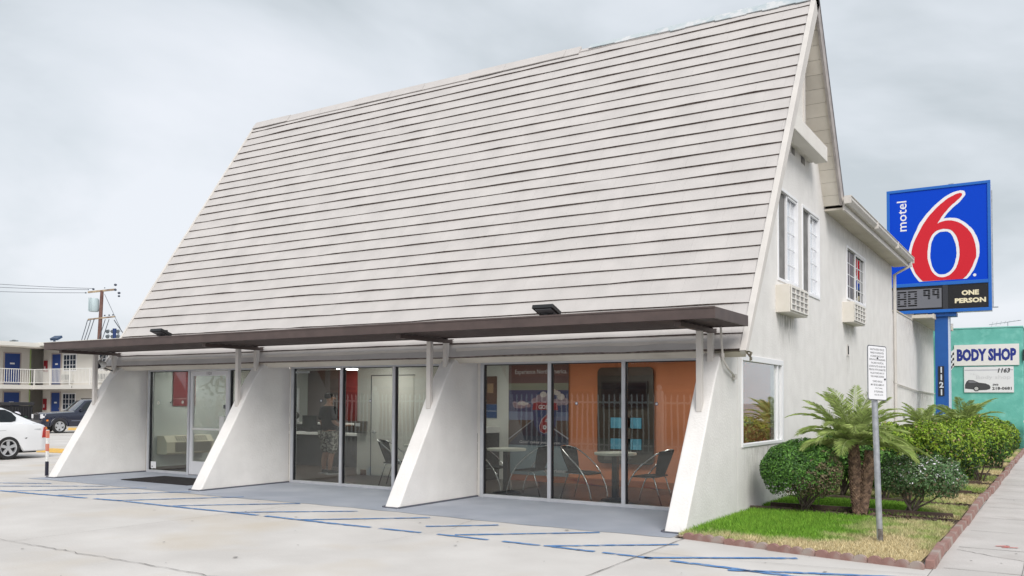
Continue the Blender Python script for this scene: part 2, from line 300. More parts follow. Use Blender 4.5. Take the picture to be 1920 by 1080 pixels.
crack([(-6.1, -2.5), (-6.15, -7)], .003, jit=.004); crack([(-2.9, -2.5), (-2.6, -3.4), (-2.7, -4.8)], .002, jit=.01)
crack([(-18, -2.4), (-18, -14)], .004, jit=.003); crack([(-24, 8), (-14.6, 8)], .006, jit=.004); crack([(-24, -14), (-24, 17)], .006, jit=.004)
crack([(-50, 3), (-24, 3)], .008); crack([(-34, -14), (-34, 17)], .008); crack([(-60, 10), (-24, 10)], .01)
for y in np.arange(-13.4, 60, 1.52): crack([(2.95, y-.05), (5.2, y-.05)], .006, z=.0105, jit=.001)
crack([(3.62, -14), (3.6, 60)], .003, z=.0105, jit=.001)
crack([(2.95, -1.5), (3.25, -1.75), (3.6, -1.95), (4.1, -2.3)], .006, jit=.01, step=.06)
crack([(.2, -3.6), (1.2, -3.55), (2.85, -3.3)], .003, jit=.006)
b.build('pavement_joints', joint, kind='structure')
# chewing-gum spots and oil marks
b = MB()
for k in range(130):
    x, y = rng.uniform(-14, 5), rng.uniform(-8, -2.5)
    if k > 90: x, y = rng.uniform(3, 5.1), rng.uniform(-5, 12)
    r = rng.choice([.009, .013, .02, .028], p=[.45, .33, .17, .05]); n = 9; a0 = rng.random()*6
    rr = [r*(.6+.7*rng.random()) for _ in range(n)]
    b.add([(x+rr[i]*math.cos(a0+i*2*math.pi/n), y+rr[i]*math.sin(a0+i*2*math.pi/n), .0115) for i in range(n)], [tuple(range(n))])
o = b.build('gum_spots', mat('gum', (.20, .19, .18), rough=1), kind='structure')
# ragged blue parking paint
b = MB()
def stripe(p, q, w=.036, gap=.02, seed=0):
    g = np.random.default_rng(seed); p = Vector((*p, 0)); q = Vector((*q, 0)); d = q-p; Ln = d.length; d.normalize(); nn = Vector((-d.y, d.x, 0))
    s = 0; st = .05; on = True; prev = None; z = .008; k = 0
    while s < Ln:
        if on and g.random() < gap: on = False; off = g.uniform(.04, .14)
        elif not on:
            off -= st
            if off <= 0: on = True; prev = None
        c0 = p+d*s+nn*(.012*math.sin(s*1.7+seed)); a = c0+nn*(w*(.75+.5*g.random())); e_ = c0-nn*(w*(.75+.5*g.random()))
        if on:
            if prev: b.add([(prev[0].x, prev[0].y, z), (prev[1].x, prev[1].y, z), (e_.x, e_.y, z), (a.x, a.y, z)], [(0, 1, 2, 3)])
            prev = (a, e_)
        s += st
stripe((-30, -4.5), (-11.9, -4.1), .04, .01, 1); stripe((-11.9, -4.1), (-8.75, -3.84), .042, .004, 2); stripe((-8.7, -3.84), (-3.5, -3.84), .04, .02, 3)
stripe((-3.4, -3.84), (-2.75, -3.83), .033, .05, 4); stripe((-2.5, -3.82), (.2, -3.9), .034, .04, 5); stripe((.2, -3.9), (2.6, -4.15), .04, .04, 6)
for k, (a, e_) in enumerate([((-14.9, -4.15), (-12.46, -2.8)), ((-13.4, -4.1), (-11.11, -2.5)), ((-11.7, -4.0), (-10.23, -2.3)), ((-10.4, -3.92), (-9.0, -2.3)), ((-8.9, -3.84), (-7.64, -2.35)), ((-7.6, -3.84), (-6.19, -2.48)), ((-6.2, -3.84), (-4.79, -2.68)), ((-4.8, -3.84), (-3.5, -2.66)), ((-3.1, -3.45), (-2.3, -2.72)), ((-2.3, -3.75), (-.91, -2.58)), ((-1.0, -3.85), (.28, -2.9)), ((.25, -3.92), (1.62, -3.06)), ((1.2, -4.1), (2.75, -3.5)), ((-18, -4.2), (-14.6, -2.9))]):
    stripe(a, e_, .036, [.006, .015, .05][(k > 7)+(k == 8)], 20+k)
b.build('parking_markings', bluep, kind='structure')
b = MB()
for (p, q) in [((3.30, -1.02), (3.42, -.92)), ((3.42, -.92), (3.40, -1.05)), ((3.36, -1.08), (3.52, -1.02))]:
    p, q = Vector((*p, .012)), Vector((*q, .012)); d = (q-p).normalized(); nn = Vector((-d.y, d.x, 0))*.02
    b.add([p+nn, p-nn, q-nn, q+nn], [(0, 1, 2, 3)])
b.build('red_spray_mark', redp, kind='structure')

# ================================================================== A-FRAME BUILDING
SP = 4.527; FT = .275
office = thing('motel_office', 'cream stucco A-frame motel office with a huge shingled roof and three glazed bays', 'building', (-7, 3, 0))
E0 = Vector((0, -.70, 2.34)); AP = Vector((0, 3.53, 8.92)); sl = (AP-E0); SLEN = sl.length; sd_ = sl.normalized(); sn = Vector((0, -sd_.z, sd_.y))
XL, XR = -14.16, .356
# front roof: lapped boards with dark butt edges
b = MB(); NC = 29; cw = SLEN/NC
for i in range(NC):
    x = XL; off = rng.random()*.5
    first = True; dipa = rng.normal(0, .003); th2 = .045
    while x < XR-.10:
        w = (off+.15 if first else .53+rng.normal(0, .02)); x2 = min(x+w, XR-.085)
        s0 = E0+sd_*(i*cw+dipa); s1 = E0+sd_*((i+1)*cw+.03); dipb = rng.normal(0, .005) if rng.random() < .25 else dipa+rng.normal(0, .0015)
        s0b = E0+sd_*(i*cw+dipb); g = .0008
        th = th2 if not first else .041; th2 = .041+rng.normal(0, .005)
        v = []
        for (xx, s_, t_) in ((x+g, s0, th), (x2-g, s0b, th2)):
            v += [Vector((xx, 0, 0))+s_+sn*.0, Vector((xx, 0, 0))+s_+sn*t_, Vector((xx, 0, 0))+s1+sn*.010, Vector((xx, 0, 0))+s1-sn*.012]
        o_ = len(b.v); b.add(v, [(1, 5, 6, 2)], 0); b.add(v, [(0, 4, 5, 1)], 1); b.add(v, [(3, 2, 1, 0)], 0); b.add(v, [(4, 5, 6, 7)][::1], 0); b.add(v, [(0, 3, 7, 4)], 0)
        x = x2; dipa = dipb; first = False
b.f = [tuple(f) for f in b.f]
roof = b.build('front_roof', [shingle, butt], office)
b = MB()  # deck under the shingles, both slopes
q0 = E0-sn*.014; b.add([Vector((x, 0, 0))+p for x in (XL+.02, XR-.06) for p in (q0, E0+sd_*SLEN-sn*.014, E0+sd_*(SLEN-.02)-sn*.16, E0-sn*.16)], [(0, 4, 5, 1), (1, 5, 6, 2), (2, 6, 7, 3), (3, 7, 4, 0), (0, 1, 2, 3), (4, 7, 6, 5)])
b.build('roof_deck', soffm, roof)
# uneven patches: ragged bituminous edge & verge trims
for (xa, xb) in ((XR-.09, XR), (XL-.03, XL+.03)):
    b = MB(); p0 = E0-sd_*.04; p1 = E0+sd_*(SLEN+.02)
    b.add([Vector((x, 0, 0))+p for x in (xa, xb) for p in (p0+sn*.052, p1+sn*.052, p1-sn*(.19 if xa > -1 else .10), p0-sn*(.05 if xa > -1 else .1))], [(0, 4, 5, 1), (1, 5, 6, 2), (2, 6, 7, 3), (3, 7, 4, 0), (0, 1, 2, 3), (4, 7, 6, 5)])
    b.build('verge_board', trim, roof, bevel=.006)
# ridge cap: cream strips on the left, torn bluish felt on the right
b = MB(); x = XL
while x < -4.4:
    w = rng.uniform(.8, 1.6); x2 = min(x+w, -4.4); lift = rng.uniform(.0, .02)
    for t in (.0,):
        a = AP+sn*(.05+lift)-sd_*.16; c_ = AP+Vector((0, 0, .085+lift)); d_ = AP+Vector((0, .12, -.10))
        b.add([Vector((xx, 0, 0))+p for xx in (x+.005, x2) for p in (a, c_, d_, a-sn*.02)], [(0, 4, 5, 1), (1, 5, 6, 2), (3, 7, 4, 0), (0, 1, 2, 3), (4, 7, 6, 5)])
    x = x2
b.build('ridge_cap', shingle, roof)
b = MB(); x = -4.2
felt = mat('torn_felt', (.46, .51, .53), (.58, .59, .60), scale=5, rough=.8, lo=.45, hi=.55, c3=(.40, .46, .49), s3=3)
while x < XR:
    x2 = min(x+.30, XR); da = .05+.05*rng.random()+.10*max(0, (x+4.2)/4.5); lift = .01+.015*rng.random()
    a = AP+sn*.055-sd_*da; c_ = AP+Vector((0, 0, .06+lift)); d_ = AP+Vector((0, .12, -.10))
    b.add([Vector((xx, 0, 0))+p for xx in (x, x2) for p in (a, c_, d_, a-sn*.02)], [(0, 4, 5, 1), (1, 5, 6, 2), (3, 7, 4, 0), (0, 1, 2, 3), (4, 7, 6, 5)]); x = x2
b.build('torn_ridge_felt', felt, roof)
# back roof
B1 = Vector((0, 5.62, 5.60)); bd = (B1-AP).normalized(); BL = (B1-AP).length; bn = Vector((0, -bd.z, bd.y))
b = MB(); b.add([Vector((x, 0, 0))+p for x in (XL, XR-.04) for p in (AP+bn*.02, B1+bn*.02, B1-bn*.10, AP-bn*.10)], [(0, 4, 5, 1), (1, 5, 6, 2), (2, 6, 7, 3), (3, 7, 4, 0), (0, 1, 2, 3), (4, 7, 6, 5)])
broof = b.build('back_roof', shingle, office)
b = MB(); s = .30
while s < BL-.02:
    s2 = min(s+.262, BL)
    a = AP+bd*(s+.006); e_ = AP+bd*s2
    b.add([Vector((x, 0, 0))+p for x in (-.70, XR-.05) for p in (a-bn*.104, e_-bn*.104, e_-bn*.125, a-bn*.125)], [(0, 4, 5, 1), (1, 5, 6, 2), (2, 6, 7, 3), (3, 7, 4, 0), (0, 1, 2, 3), (4, 7, 6, 5)]); s = s2
b.build('soffit_boards', mat('soffit_board_paint', (.82, .77, .69), (.74, .69, .61), scale=3, rough=.8, island=.05), broof)
b = MB(); b.add([Vector((x, 0, 0))+p for x in (XR-.045, XR) for p in (AP+bn*.05, B1+bn*.05, B1-bn*.16, AP-bn*.16)], [(0, 4, 5, 1), (1, 5, 6, 2), (2, 6, 7, 3), (3, 7, 4, 0), (0, 1, 2, 3), (4, 7, 6, 5)])
b.add([Vector((x, 0, 0))+p for x in (XR-.05, XR+.012) for p in (AP+bn*.075, B1+bn*.075+bd*.06, B1+bn*.052+bd*.06, AP+bn*.052)], [(0, 4, 5, 1), (1, 5, 6, 2), (2, 6, 7, 3), (3, 7, 4, 0), (0, 1, 2, 3), (4, 7, 6, 5)], 1)
b.build('verge_board', [mat('weathered_trim', (.48, .44, .42), (.36, .33, .32), scale=7, rough=.8), simple('edge_flashing', (.22, .21, .23))], broof)

# side wall with openings
TOPZ = 5.55
wo = [(0, 0), (13.72, 0), (13.72, TOPZ), (5.58, TOPZ), (5.14, 6.30), (2.03, 6.30), (0, 3.22)]
rc = lambda a, b_, c_, d: [(a, c_), (b_, c_), (b_, d), (a, d)]
WIN = [(2.12, 3.44, 3.66, 5.25), (3.74, 5.09, 3.62, 5.24), (7.63, 9.79, 3.90, 5.10)]
LW = (.17, 2.40, .97, 2.33)
slots = [[(3.06, 6.01), (3.30, 6.01), (3.30, 6.30), (3.06, 6.22)], [(3.72, 6.0), (4.02, 6.0), (4.02, 6.30), (3.72, 6.30)]]
b = MB(); b.plate(wo, [rc(*w) for w in WIN]+[rc(*LW)]+slots+[rc(7.60, 7.80, 2.66, 2.92)], 'X', -.2, 0)
wall = b.build('side_wall', stucco, office)
for s_ in slots:
    b = MB(); b.box(-.19, -.17, s_[0][0]-.02, s_[1][0]+.02, 5.98, 6.32); b.build('attic_vent', black, wall)
b = MB(); b.box(-.06, .012, 7.6, 7.80, 2.66, 2.92)
for k in range(2): b.box(.012, .02, 7.66+k*.06, 7.68+k*.06, 2.70, 2.88, 1)
b.build('wall_vent', [trim, dark], wall)
# white-washed gable infill above tie beam: king post + rear wall faces already in side wall
b = MB(); b.plate([(2.2, 6.381), (3.80, 6.381), (3.80, 8.6), (3.52, 8.72)], [], 'X', -.02, .02); gp = b.build('gable_panel', stucco_in, office)
b = MB(); b.box(-.05, .05, 3.80, 3.88, 6.381, 8.2); b.build('king_post', trim, gp, bevel=.006)
b = MB(); b.plate([(1.9, 6.0), (5.3, 6.0), (3.53, 8.72)], [], 'X', -.80, -.70); b.box(-.70, .0, 1.9, 5.1, 6.301, 6.37); b.build('recessed_gable', stucco_in, office)
b = MB(); b.box(.10, .33, 1.98, 4.35, 6.10, 6.38); tb = b.build('tie_beam', stucco_in, office, bevel=.012)
b = MB(); b.box(.002, .10, 2.2, 4.33, 6.13, 6.38); b.build('beam_backing', stucco_in, tb)
# rear block behind the A-frame and its other walls
b = MB(); b.box(-13.85, -13.65, 5.5, 13.72, 0, TOPZ-.05); b.box(-13.85, -13.65, .06, 5.5, 0, 2.5); b.box(-13.65, -.2, 13.52, 13.72, 0, TOPZ-.05)
b.plate([(.1, 2.51), (5.5, 2.51), (5.4, 5.5), (3.53, 8.6), (.1, 3.2)], [], 'X', -13.85, -13.65)
b.build('rear_walls', stucco, office)
b = MB(); b.box(-13.9, .36, 5.5, 14.05, TOPZ+.06, TOPZ+.14); b.build('flat_roof', soffm, office)
# wing eave: soffit, fascia, gutter, downpipe
b = MB(); b.box(.002, .36, 5.56, 13.98, TOPZ-.10, TOPZ-.06); eave = b.build('eave_soffit', soffm, office)
b = MB(); b.box(.36, .40, 5.50, 14.0, TOPZ-.13, TOPZ+.10); b.build('fascia', trim, eave)
b = MB()
prof = [(.402, TOPZ+.10), (.402, TOPZ-.02), (.47, TOPZ-.02), (.53, TOPZ+.06), (.53, TOPZ+.12), (.545, TOPZ+.12), (.545, TOPZ+.135), (.51, TOPZ+.135), (.51, TOPZ+.07), (.462, TOPZ+.0), (.42, TOPZ+.0), (.42, TOPZ+.10)]
b.plate([(x, z) for x, z in prof], [], 'Y', 5.42, 14.02)
for y in (8.3, 11.2): b.box(.40, .552, y, y+.03, TOPZ-.03, TOPZ+.14)
b.box(.402, .54, 5.41, 5.43, TOPZ-.02, TOPZ+.135); b.box(.402, .54, 14.01, 14.03, TOPZ-.02, TOPZ+.135)
b.build('gutter', trim, eave, bevel=.003)
b = MB(); b.tube([(.47, 13.85, TOPZ), (.47, 13.85, TOPZ-.10), (.06, 13.79, TOPZ-.34), (.06, 13.79, .05)], .045, 10); b.tube([(.06, 13.79, 2.2), (.06, 13.79, 2.25)], .056, 10)
b.build('downpipe', trim, eave, smooth=True, auto=40)

def slider(y0, y1, z0, z1, nm, muntx, munty, screen, reflg):
    # horizontal sliding window set in the side wall: near half insect screen, far half gridded pane
    b = MB(); t = .05
    for (a, b2, c_, d) in ((y0, y1, z0-.0, z0+t), (y0, y1, z1-t, z1), (y0, y0+t, z0+t, z1-t), (y1-t, y1, z0+t, z1-t)): b.box(-.10, .018, a, b2, c_, d)
    ym = (y0+y1)/2; b.box(-.08, -.01, ym-.03, ym+.03, z0+t, z1-t)
    b.box(-.03, .002, ym+.03, y1-t, z0+t, z0+t+.035); b.box(-.03, .002, ym+.03, y1-t, z1-t-.035, z1-t)
    w = b.build('window', vinyl, office, bevel=.004)
    b = MB(); b.box(-.05, -.045, ym+.03, y1-t, z0+t, z1-t); b.build('glass_pane', reflg, w)
    b = MB(); b.box(-.05, -.045, y0+t, ym-.03, z0+t, z1-t); b.build('screen', screen, w)
    b = MB()
    h0, h1 = z0+t+.035, z1-t-.035
    for k in range(1, munty+1): z = h0+(h1-h0)*k/(munty+1); b.box(-.044, -.034, ym+.03, y1-t, z-.008, z+.008)
    for k in range(1, muntx+1): y = ym+.03+(y1-t-ym-.03)*k/(muntx+1); b.box(-.044, -.036, y-.008, y+.008, h0, h1)
    if munty == 3 and screen is not scr:
        for k in range(1, munty+1): z = h0+(h1-h0)*k/(munty+1); b.box(-.044, -.036, y0+t, ym-.03, z-.008, z+.008)
        y = (y0+t+ym-.03)/2; b.box(-.044, -.036, y-.008, y+.008, h0, h1)
    b.build('muntins', vinyl, w)
    return w
scr = mat('insect_screen', (.16, .155, .15), (.22, .215, .21), scale=5, rough=.85, bump=.2, bscale=200)
scr2 = simple('pane_brown', (.035, .027, .026), .3)
slider(*WIN[0], 'w', 1, 4, scr, glassup); slider(*WIN[1], 'w', 1, 4, scr, glassup); slider(*WIN[2], 'w', 2, 3, scr2, glassdark)
# rooms behind the upper windows: pale curtains
b = MB()
for (y0, y1, z0, z1) in WIN[:2]:
    n = 40
    for k in range(n):
        ya, yb = y0+.05+(y1-y0-.1)*k/n, y0+.05+(y1-y0-.1)*(k+1)/n; xa, xb = -.085+.012*math.sin(k*1.1), -.085+.012*math.sin((k+1)*1.1)
        b.add([(xa, ya, z0-.05), (xb, yb, z0-.05), (xb, yb, z1+.05), (xa, ya, z1+.05)], [(0, 1, 2, 3)])
b.build('curtain', simple('curtain_white', (.82, .82, .84), .9), office, smooth=True)
b = MB(); b.box(-.45, -.43, 7.5, 9.9, 3.8, 5.2); b.build('curtain', simple('curtain_dark', (.07, .05, .05), .9), office)

def wall_ac(y0, y1, z0, z1, lab):
    b = MB(); b.box(-.02, .23, y0, y1, z0, z1); a = b.build('air_conditioner', mat('ac_cream', (.72, .68, .62), (.68, .64, .57), scale=5, rough=.55), office, bevel=.008, label=lab)
    b = MB(); b.box(.231, .240, y0+.05, y1-.05, z0+.05, z1-.05, 1)
    ny, nz = 4, 4
    for i in range(ny+1): y = y0+.045+(y1-y0-.09)*i/ny; b.box(.236, .256, y-.011, y+.011, z0+.03, z1-.03)
    for i in range(nz+1): z = z0+.045+(z1-z0-.09)*i/nz; b.box(.238, .254, y0+.03, y1-.03, z-.010, z+.010)
    b.build('grille', [simple('ac_grille', (.76, .74, .70), .5), simple('ac_coil', (.36, .34, .325), .8)], a)
wall_ac(2.0, 3.18, 3.11, 3.57, 'cream air conditioner under the nearer pair of windows')
wall_ac(7.18, 8.42, 3.36, 3.80, 'cream air conditioner under the far window')
# dark drip stains beneath the air conditioners are part of the wall's dirt
def stainmat():
    m = mat('drip_stain', (.30, .28, .25), rough=.95); n = m.node_tree.nodes; l = m.node_tree.links; b = n['Principled BSDF']
    tc = n.new('ShaderNodeTexCoord'); mp = n.new('ShaderNodeMapping'); mp.inputs['Scale'].default_value = (1, 7, 1.6); q = n.new('ShaderNodeTexNoise'); q.inputs['Scale'].default_value = 2.2; q.inputs['Detail'].default_value = 6
    l.new(tc.outputs['Object'], mp.inputs[0]); l.new(mp.outputs[0], q.inputs['Vector'])
    uv = n.new('ShaderNodeAttribute'); uv.attribute_name = 'fade'
    r = n.new('ShaderNodeMapRange'); r.inputs[1].default_value = .42; r.inputs[2].default_value = .68; l.new(q.outputs[0], r.inputs[0])
    k = n.new('ShaderNodeMath'); k.operation = 'MULTIPLY'; l.new(r.outputs[0], k.inputs[0]); l.new(uv.outputs['Fac'], k.inputs[1]); k.use_clamp = True
    l.new(k.outputs[0], b.inputs['Alpha']); return m
stm = stainmat()
def stain(ax, u0, u1, z0, z1, x, par, top=.9):
    b = MB(); n = 10; V = []; Fc = []; A = []
    for j in range(n+1):
        for i in range(n+1):
            u = u0+(u1-u0)*i/n; z = z1-(z1-z0)*j/n; V.append((x, u, z) if ax == 'X' else (u, x, z)); A.append(top*(1-j/n)**1.3*min(1, 3.5*min(i, n-i)/n))
    for j in range(n):
        for i in range(n): a = j*(n+1)+i; Fc.append((a, a+n+1, a+n+2, a+1))
    b.add(V, Fc); o = b.build('drip_stain', stm, par); at = o.data.attributes.new('fade', 'FLOAT', 'POINT'); at.data.foreach_set('value', A); o.visible_shadow = True
    return o
stain('X', 2.0, 3.3, 2.45, 3.11, .003, wall, .6); stain('X', 7.2, 8.5, 2.8, 3.36, .003, wall, .45); stain('X', 7.5, 7.95, 2.1, 2.66, .003, wall, .4)
stain('X', 5.6, 13.6, 4.9, 5.45, .003, wall, .28); stain('X', .12, 2.45, .1, .95, .003, wall, .3)

# lower side window
b = MB(); y0, y1, z0, z1 = LW; t = .05
b.box(-.08, .02, y0, y1, z0, z0+.05); b.box(-.08, .02, y0, y1, z1-.085, z1); b.box(-.08, .02, y0, y0+.03, z0+.05, z1-.085); b.box(-.08, .02, y1-.09, y1, z0+.05, z1-.085)
b.box(-.075, -.0, y1-.30, y1-.24, z0+.05, z1-.085)
lw = b.build('window', vinyl, office, bevel=.005)
b = MB(); b.box(-.035, -.03, y0+.03, y1-.09, z0+.05, z1-.085); b.build('glass_pane', glass_mat('glass_side', boost=2.2, wob=.001), lw)

# buttresses
FP = [(0, 0), (0, 3.2), (-.55, 2.42), (-.73, 2.26), (-.93, 2.0), (-1.15, 1.62), (-1.34, 1.28), (-1.55, .93), (-1.80, .52), (-1.95, .27), (-2.05, .10), (-2.11, .0)]
for k in range(4):
    x1 = -(3-k)*SP; b = MB(); b.plate(FP, [], 'X', x1-FT, x1)
    # break the arris slightly
    b.build('buttress', stucco, office, bevel=.022, seg=3)
    b = MB(); mg = .035
    b2 = MB()
    for (xa, xb) in ((x1, x1+mg), (x1-FT-mg, x1-FT)):
        if k == 3 and xa >= 0: continue
        b2.box(xa+.001, xb, -2.12, -.02, 0, .022+.004)
    b2.box(x1-FT, x1 if k < 3 else -.02, -2.15, -2.10, .0, .018)
    b2.build('grey_skirt', darkgrey, office)
# lintel, small soffit and storefronts
b = MB()
for k in range(3):
    xa = -(3-k)*SP+.002; xb = -(2-k)*SP-FT-.002
    b.box(xa, xb, -.03, .10, 2.30, 2.42); b.box(xa, xb, -.66, -.02, 2.42, 2.50)
b.build('lintel', trim, office, bevel=.005)
b = MB(); b.box(-13.66, -.2, .101, .2, 2.42, 3.3); b.build('bulkhead', stucco_in, office)
for k in range(3):   # narrow stucco returns beside frames
    xa = -(3-k)*SP; b = MB(); b.box(xa, xa+.075, -.01, .10, 0, 2.30); b.build('jamb', stucco_in, office, bevel=.004); b = MB(); b.box(-(2-k)*SP-FT-.06, -(2-k)*SP-FT, -.01, .10, 0, 2.30); b.build('jamb', stucco_in, office, bevel=.004)
bays = [(-SP*3+.077, -12.09, -10.80, -SP*2-FT-.062), (-SP*2+.077, -7.65, -6.36, -SP-FT-.062), (-SP+.077, -3.10, -1.785, -FT-.062)]
for bi, xs_ in enumerate(bays):
    b = MB(); w = .06
    b.box(xs_[0], xs_[-1], -.045, .055, 2.25, 2.298)
    for i, x in enumerate(xs_):
        a, c_ = (x, x+w) if i == 0 else ((x-w, x) if i == 3 else (x-w/2, x+w/2))
        b.box(a, c_, -.05, .06, .0, 2.25)
        b.box(a if i else a, c_, -.062, -.05, .0, 2.25) if False else None
    for i in range(3):
        if bi == 0 and i == 1: continue
        b.box(xs_[i]+(w if i == 0 else w/2), xs_[i+1]-(w if i == 2 else w/2), -.045, .055, .004, .055)
    fr = b.build('storefront_window', alu, office, bevel=.004)
    for i in range(3):   # black gasket at the left edge of each light
        xa = xs_[i]+(w if i == 0 else w/2)
        if bi == 0 and i == 1: continue
        b = MB(); b.box(xa, xa+.018, -.02, .03, .056, 2.249); b.box(xa+.018, xs_[i+1]-(w if i == 2 else w/2), -.018, .02, 2.235, 2.249); b.build('gasket', dark, fr)
    for i in range(3):
        if bi == 0 and i == 1: continue
        xa, xb = xs_[i]+(w if i == 0 else w/2), xs_[i+1]-(w if i == 2 else w/2)
        b = MB(); b.box(xa+.02, xb-.001, .0, .006, .056, 2.234); b.build('glass_pane', glass, fr)
# door
xa, xb = -12.09+.03, -10.80-.03; b = MB()
b.box(xa+.005, xa+.085, -.03, .03, .02, 2.24); b.box(xb-.085, xb-.005, -.03, .03, .02, 2.24); b.box(xa+.085, xb-.085, -.03, .03, 2.14, 2.24); b.box(xa+.085, xb-.085, -.03, .03, .02, .30)
door = b.build('glass_door', simple('door_white', (.72, .72, .74), .35), office, bevel=.004)
b = MB(); b.box(xa+.087, xb-.087, .0, .006, .302, 2.138); b.build('glass_pane', glass_mat('door_glass', wob=.006, wscale=3), door)
b = MB(); b.box(xa+.087, xb-.087, -.045, -.012, .98, 1.02); b.box(xb-.24, xb-.10, -.06, -.031, .86, 1.28); b.build('push_bar', white, door, bevel=.004)
b = MB(); b.box(xb-.20, xb-.13, .008, .014, 1.44, 1.52); b.build('sticker', simple('sticker_dark', (.03, .03, .06)), door)
b = MB(); text_mb(b, '1121', ((xa+xb)/2, -.032, 2.19), (1, 0, 0), (0, 0, 1), h=.062); b.build('house_number', blackt, door)
# stickers on the panes
def ring(mb, x, z, r, y=-.004, m0=0, m1=1):
    n = 20; mb.tube([(x, y, z), (x, y-.002, z)], r, n, m0); mb.tube([(x, y-.002, z), (x, y-.0035, z)], r*.66, n, m1)
b = MB()
for (x, z) in [(-2.62, 1.60), (-1.25, 1.60), (-6.95, 1.62), (-8.2, 1.62)]: ring(b, x, z, .028)
b2 = None; b.build('glass_sticker', [simple('sticker_ring', (.03, .04, .10)), simple('sticker_white', (.75, .76, .8))], office)
b = MB(); ring(b, -12.75, 1.56, .022); 
b.build('glass_sticker', [blackt, simple('sticker_grey', (.32, .34, .33))], office)
b = MB(); b.tube([(-13.17, -.004, 1.55), (-13.17, -.006, 1.55)], .035, 18); b.tube([(-12.34, -.004, 1.57), (-12.34, -.006, 1.57)], .035, 18); b.build('glass_sticker', simple('sticker_cream', (.78, .76, .68)), office)
b = MB(); b.box(-13.40, -13.22, -.006, -.003, .09, .24); b.box(-13.37, -13.33, -.008, -.006, .12, .14, 1); b.box(-8.90, -8.52, -.006, -.003, 2.16, 2.20, 2); b.build('notice_label', [whites, blackt, simple('label_grey', (.5, .52, .52))], office)
b = MB(); text_mb(b, 'NO TRESPASSING', (-8.71, -.0065, 2.18), (1, 0, 0), (0, 0, 1), w=.32, h=.022); b.build('notice_lettering', blackt, office)

# canopy on posts
can = thing('entrance_canopy', 'long flat dark brown metal canopy on pairs of white posts along the glazed front', 'canopy', (-7, -1.4, 0))
b = MB(); X0, X1, Y0, Y1, Z0, Z1 = -14.12, .39, -2.10, -.76, 2.655, 2.80
for (a, c_, d, e_) in ((X0, X1, Y0, Y0+.03), (X0, X1, Y1-.03, Y1), (X0, X0+.03, Y0+.03, Y1-.03), (X1-.03, X1, Y0+.03, Y1-.03)): b.box(a, c_, d, e_, Z0, Z1)
b.box(X0, X1, Y0-.008, Y0, Z1-.02, Z1+.004)
b.build('fascia', brown, can, bevel=.003)
b = MB(); k = 0; y = Y0+.03
b.box(X0+.03, X1-.03, Y0+.03, Y1-.03, Z1-.05, Z1-.04)
while y < Y1-.06: b.box(X0+.03, X1-.03, y+.02, y+.10, Z0+.012, Z1-.051); y += .16
b.build('ribbed_deck', brown, can)
for k in range(4):
    xc = -(3-k)*SP-FT/2; b = MB(); b.box(xc-.04, xc+.04, -1.98, -.62, 2.585, 2.645)
    for i in range(9): b.box(xc-.035, xc+.035, -1.92+i*.16, -1.86+i*.16, 2.645, 2.655)
    b.build('beam', brown, can, bevel=.003)
    for (yp, zb) in ((-1.19, 1.50), (-.75, 2.10)):
        b = MB(); b.box(xc-.04, xc+.04, yp-.04, yp+.04, zb, 2.584); b.build('post', trim, can, bevel=.006)
def flood(x, y, lab, tilt=.5):
    t = thing('floodlight', lab, 'floodlight', (x, y, Z1+.004), 'floodlights on the canopy')
    b = MB(); b.box(x-.03, x+.03, y-.03, y+.03, Z1+.004, Z1+.05); b.tube([(x-.1, y, Z1+.1), (x-.1, y, Z1+.045), (x+.1, y, Z1+.045), (x+.1, y, Z1+.1)], .01, 6); b.build('bracket', black, t)
    b = MB(); cy, sy = math.cos(-.35), math.sin(-.35)
    def T(u, v, w): return (x+u, y+v*cy-w*sy, Z1+.10+v*sy+w*cy)
    for (a, e_, h0, h1, y0, y1, m) in ((-.165, .165, -.025, .03, -.13, .13, 0), (-.13, .13, -.034, -.026, -.10, .10, 1)):
        b.add([T(a, y0, h0), T(e_, y0, h0), T(e_, y1, h0), T(a, y1, h0), T(a, y0, h1), T(e_, y0, h1), T(e_, y1, h1), T(a, y1, h1)], [(3, 2, 1, 0), (4, 5, 6, 7), (0, 1, 5, 4), (1, 2, 6, 5), (2, 3, 7, 6), (3, 0, 4, 7)], m)
    for i in range(7): b.box(x-.14+i*.043, x-.13+i*.043, y-.06, y+.06, Z1+.12, Z1+.15, 0)
    b.build('lamp_head', [black, simple('led_face', (.25, .26, .28), .2)], t, bevel=.004)
flood(-2.12, -1.85, 'black floodlight on the canopy near the middle bay'); flood(-10.6, -1.85, 'black floodlight on the canopy above the glass door')
# security camera at the left end, conduit at the right end
t = thing('security_camera', 'round white security camera hanging at the left end of the canopy', 'camera', (-13.95, -1.0, 2.3))
b = MB(); b.ell((-13.80, -1.02, 2.38), (.13, .13, .09), 16, 10); b.tube([(-13.9, -1.0, 2.45), (-13.8, -.95, 2.58)], .02, 8); b.tube([(-13.86, -.95, 2.33), (-13.70, -.80, 2.25)], .014, 6, 1); b.build('housing', [white, black], t, smooth=True)
b = MB(); b.ell((-13.765, -1.10, 2.35), (.075, .075, .065), 14, 9); b.build('lens_dome', simple('dome_dark', (.02, .02, .03), .08), t, smooth=True)
b = MB(); b.tube([(.02, -.80, 2.66), (.03, -.74, 2.22), (.06, -.66, 2.12), (.04, -.28, 2.00), (.0, -.22, 1.99)], .016, 8)
b.tube([(.03, -.74, 2.30), (.03, -.74, 2.24)], .024, 8); b.box(.0, .05, -.26, -.17, 1.955, 2.03)
single(b, 'conduit', trim, 'white electrical conduit bending down from the canopy end to the wall corner', 'conduit', (.0, -.5, 2.0), smooth=True, auto=40)
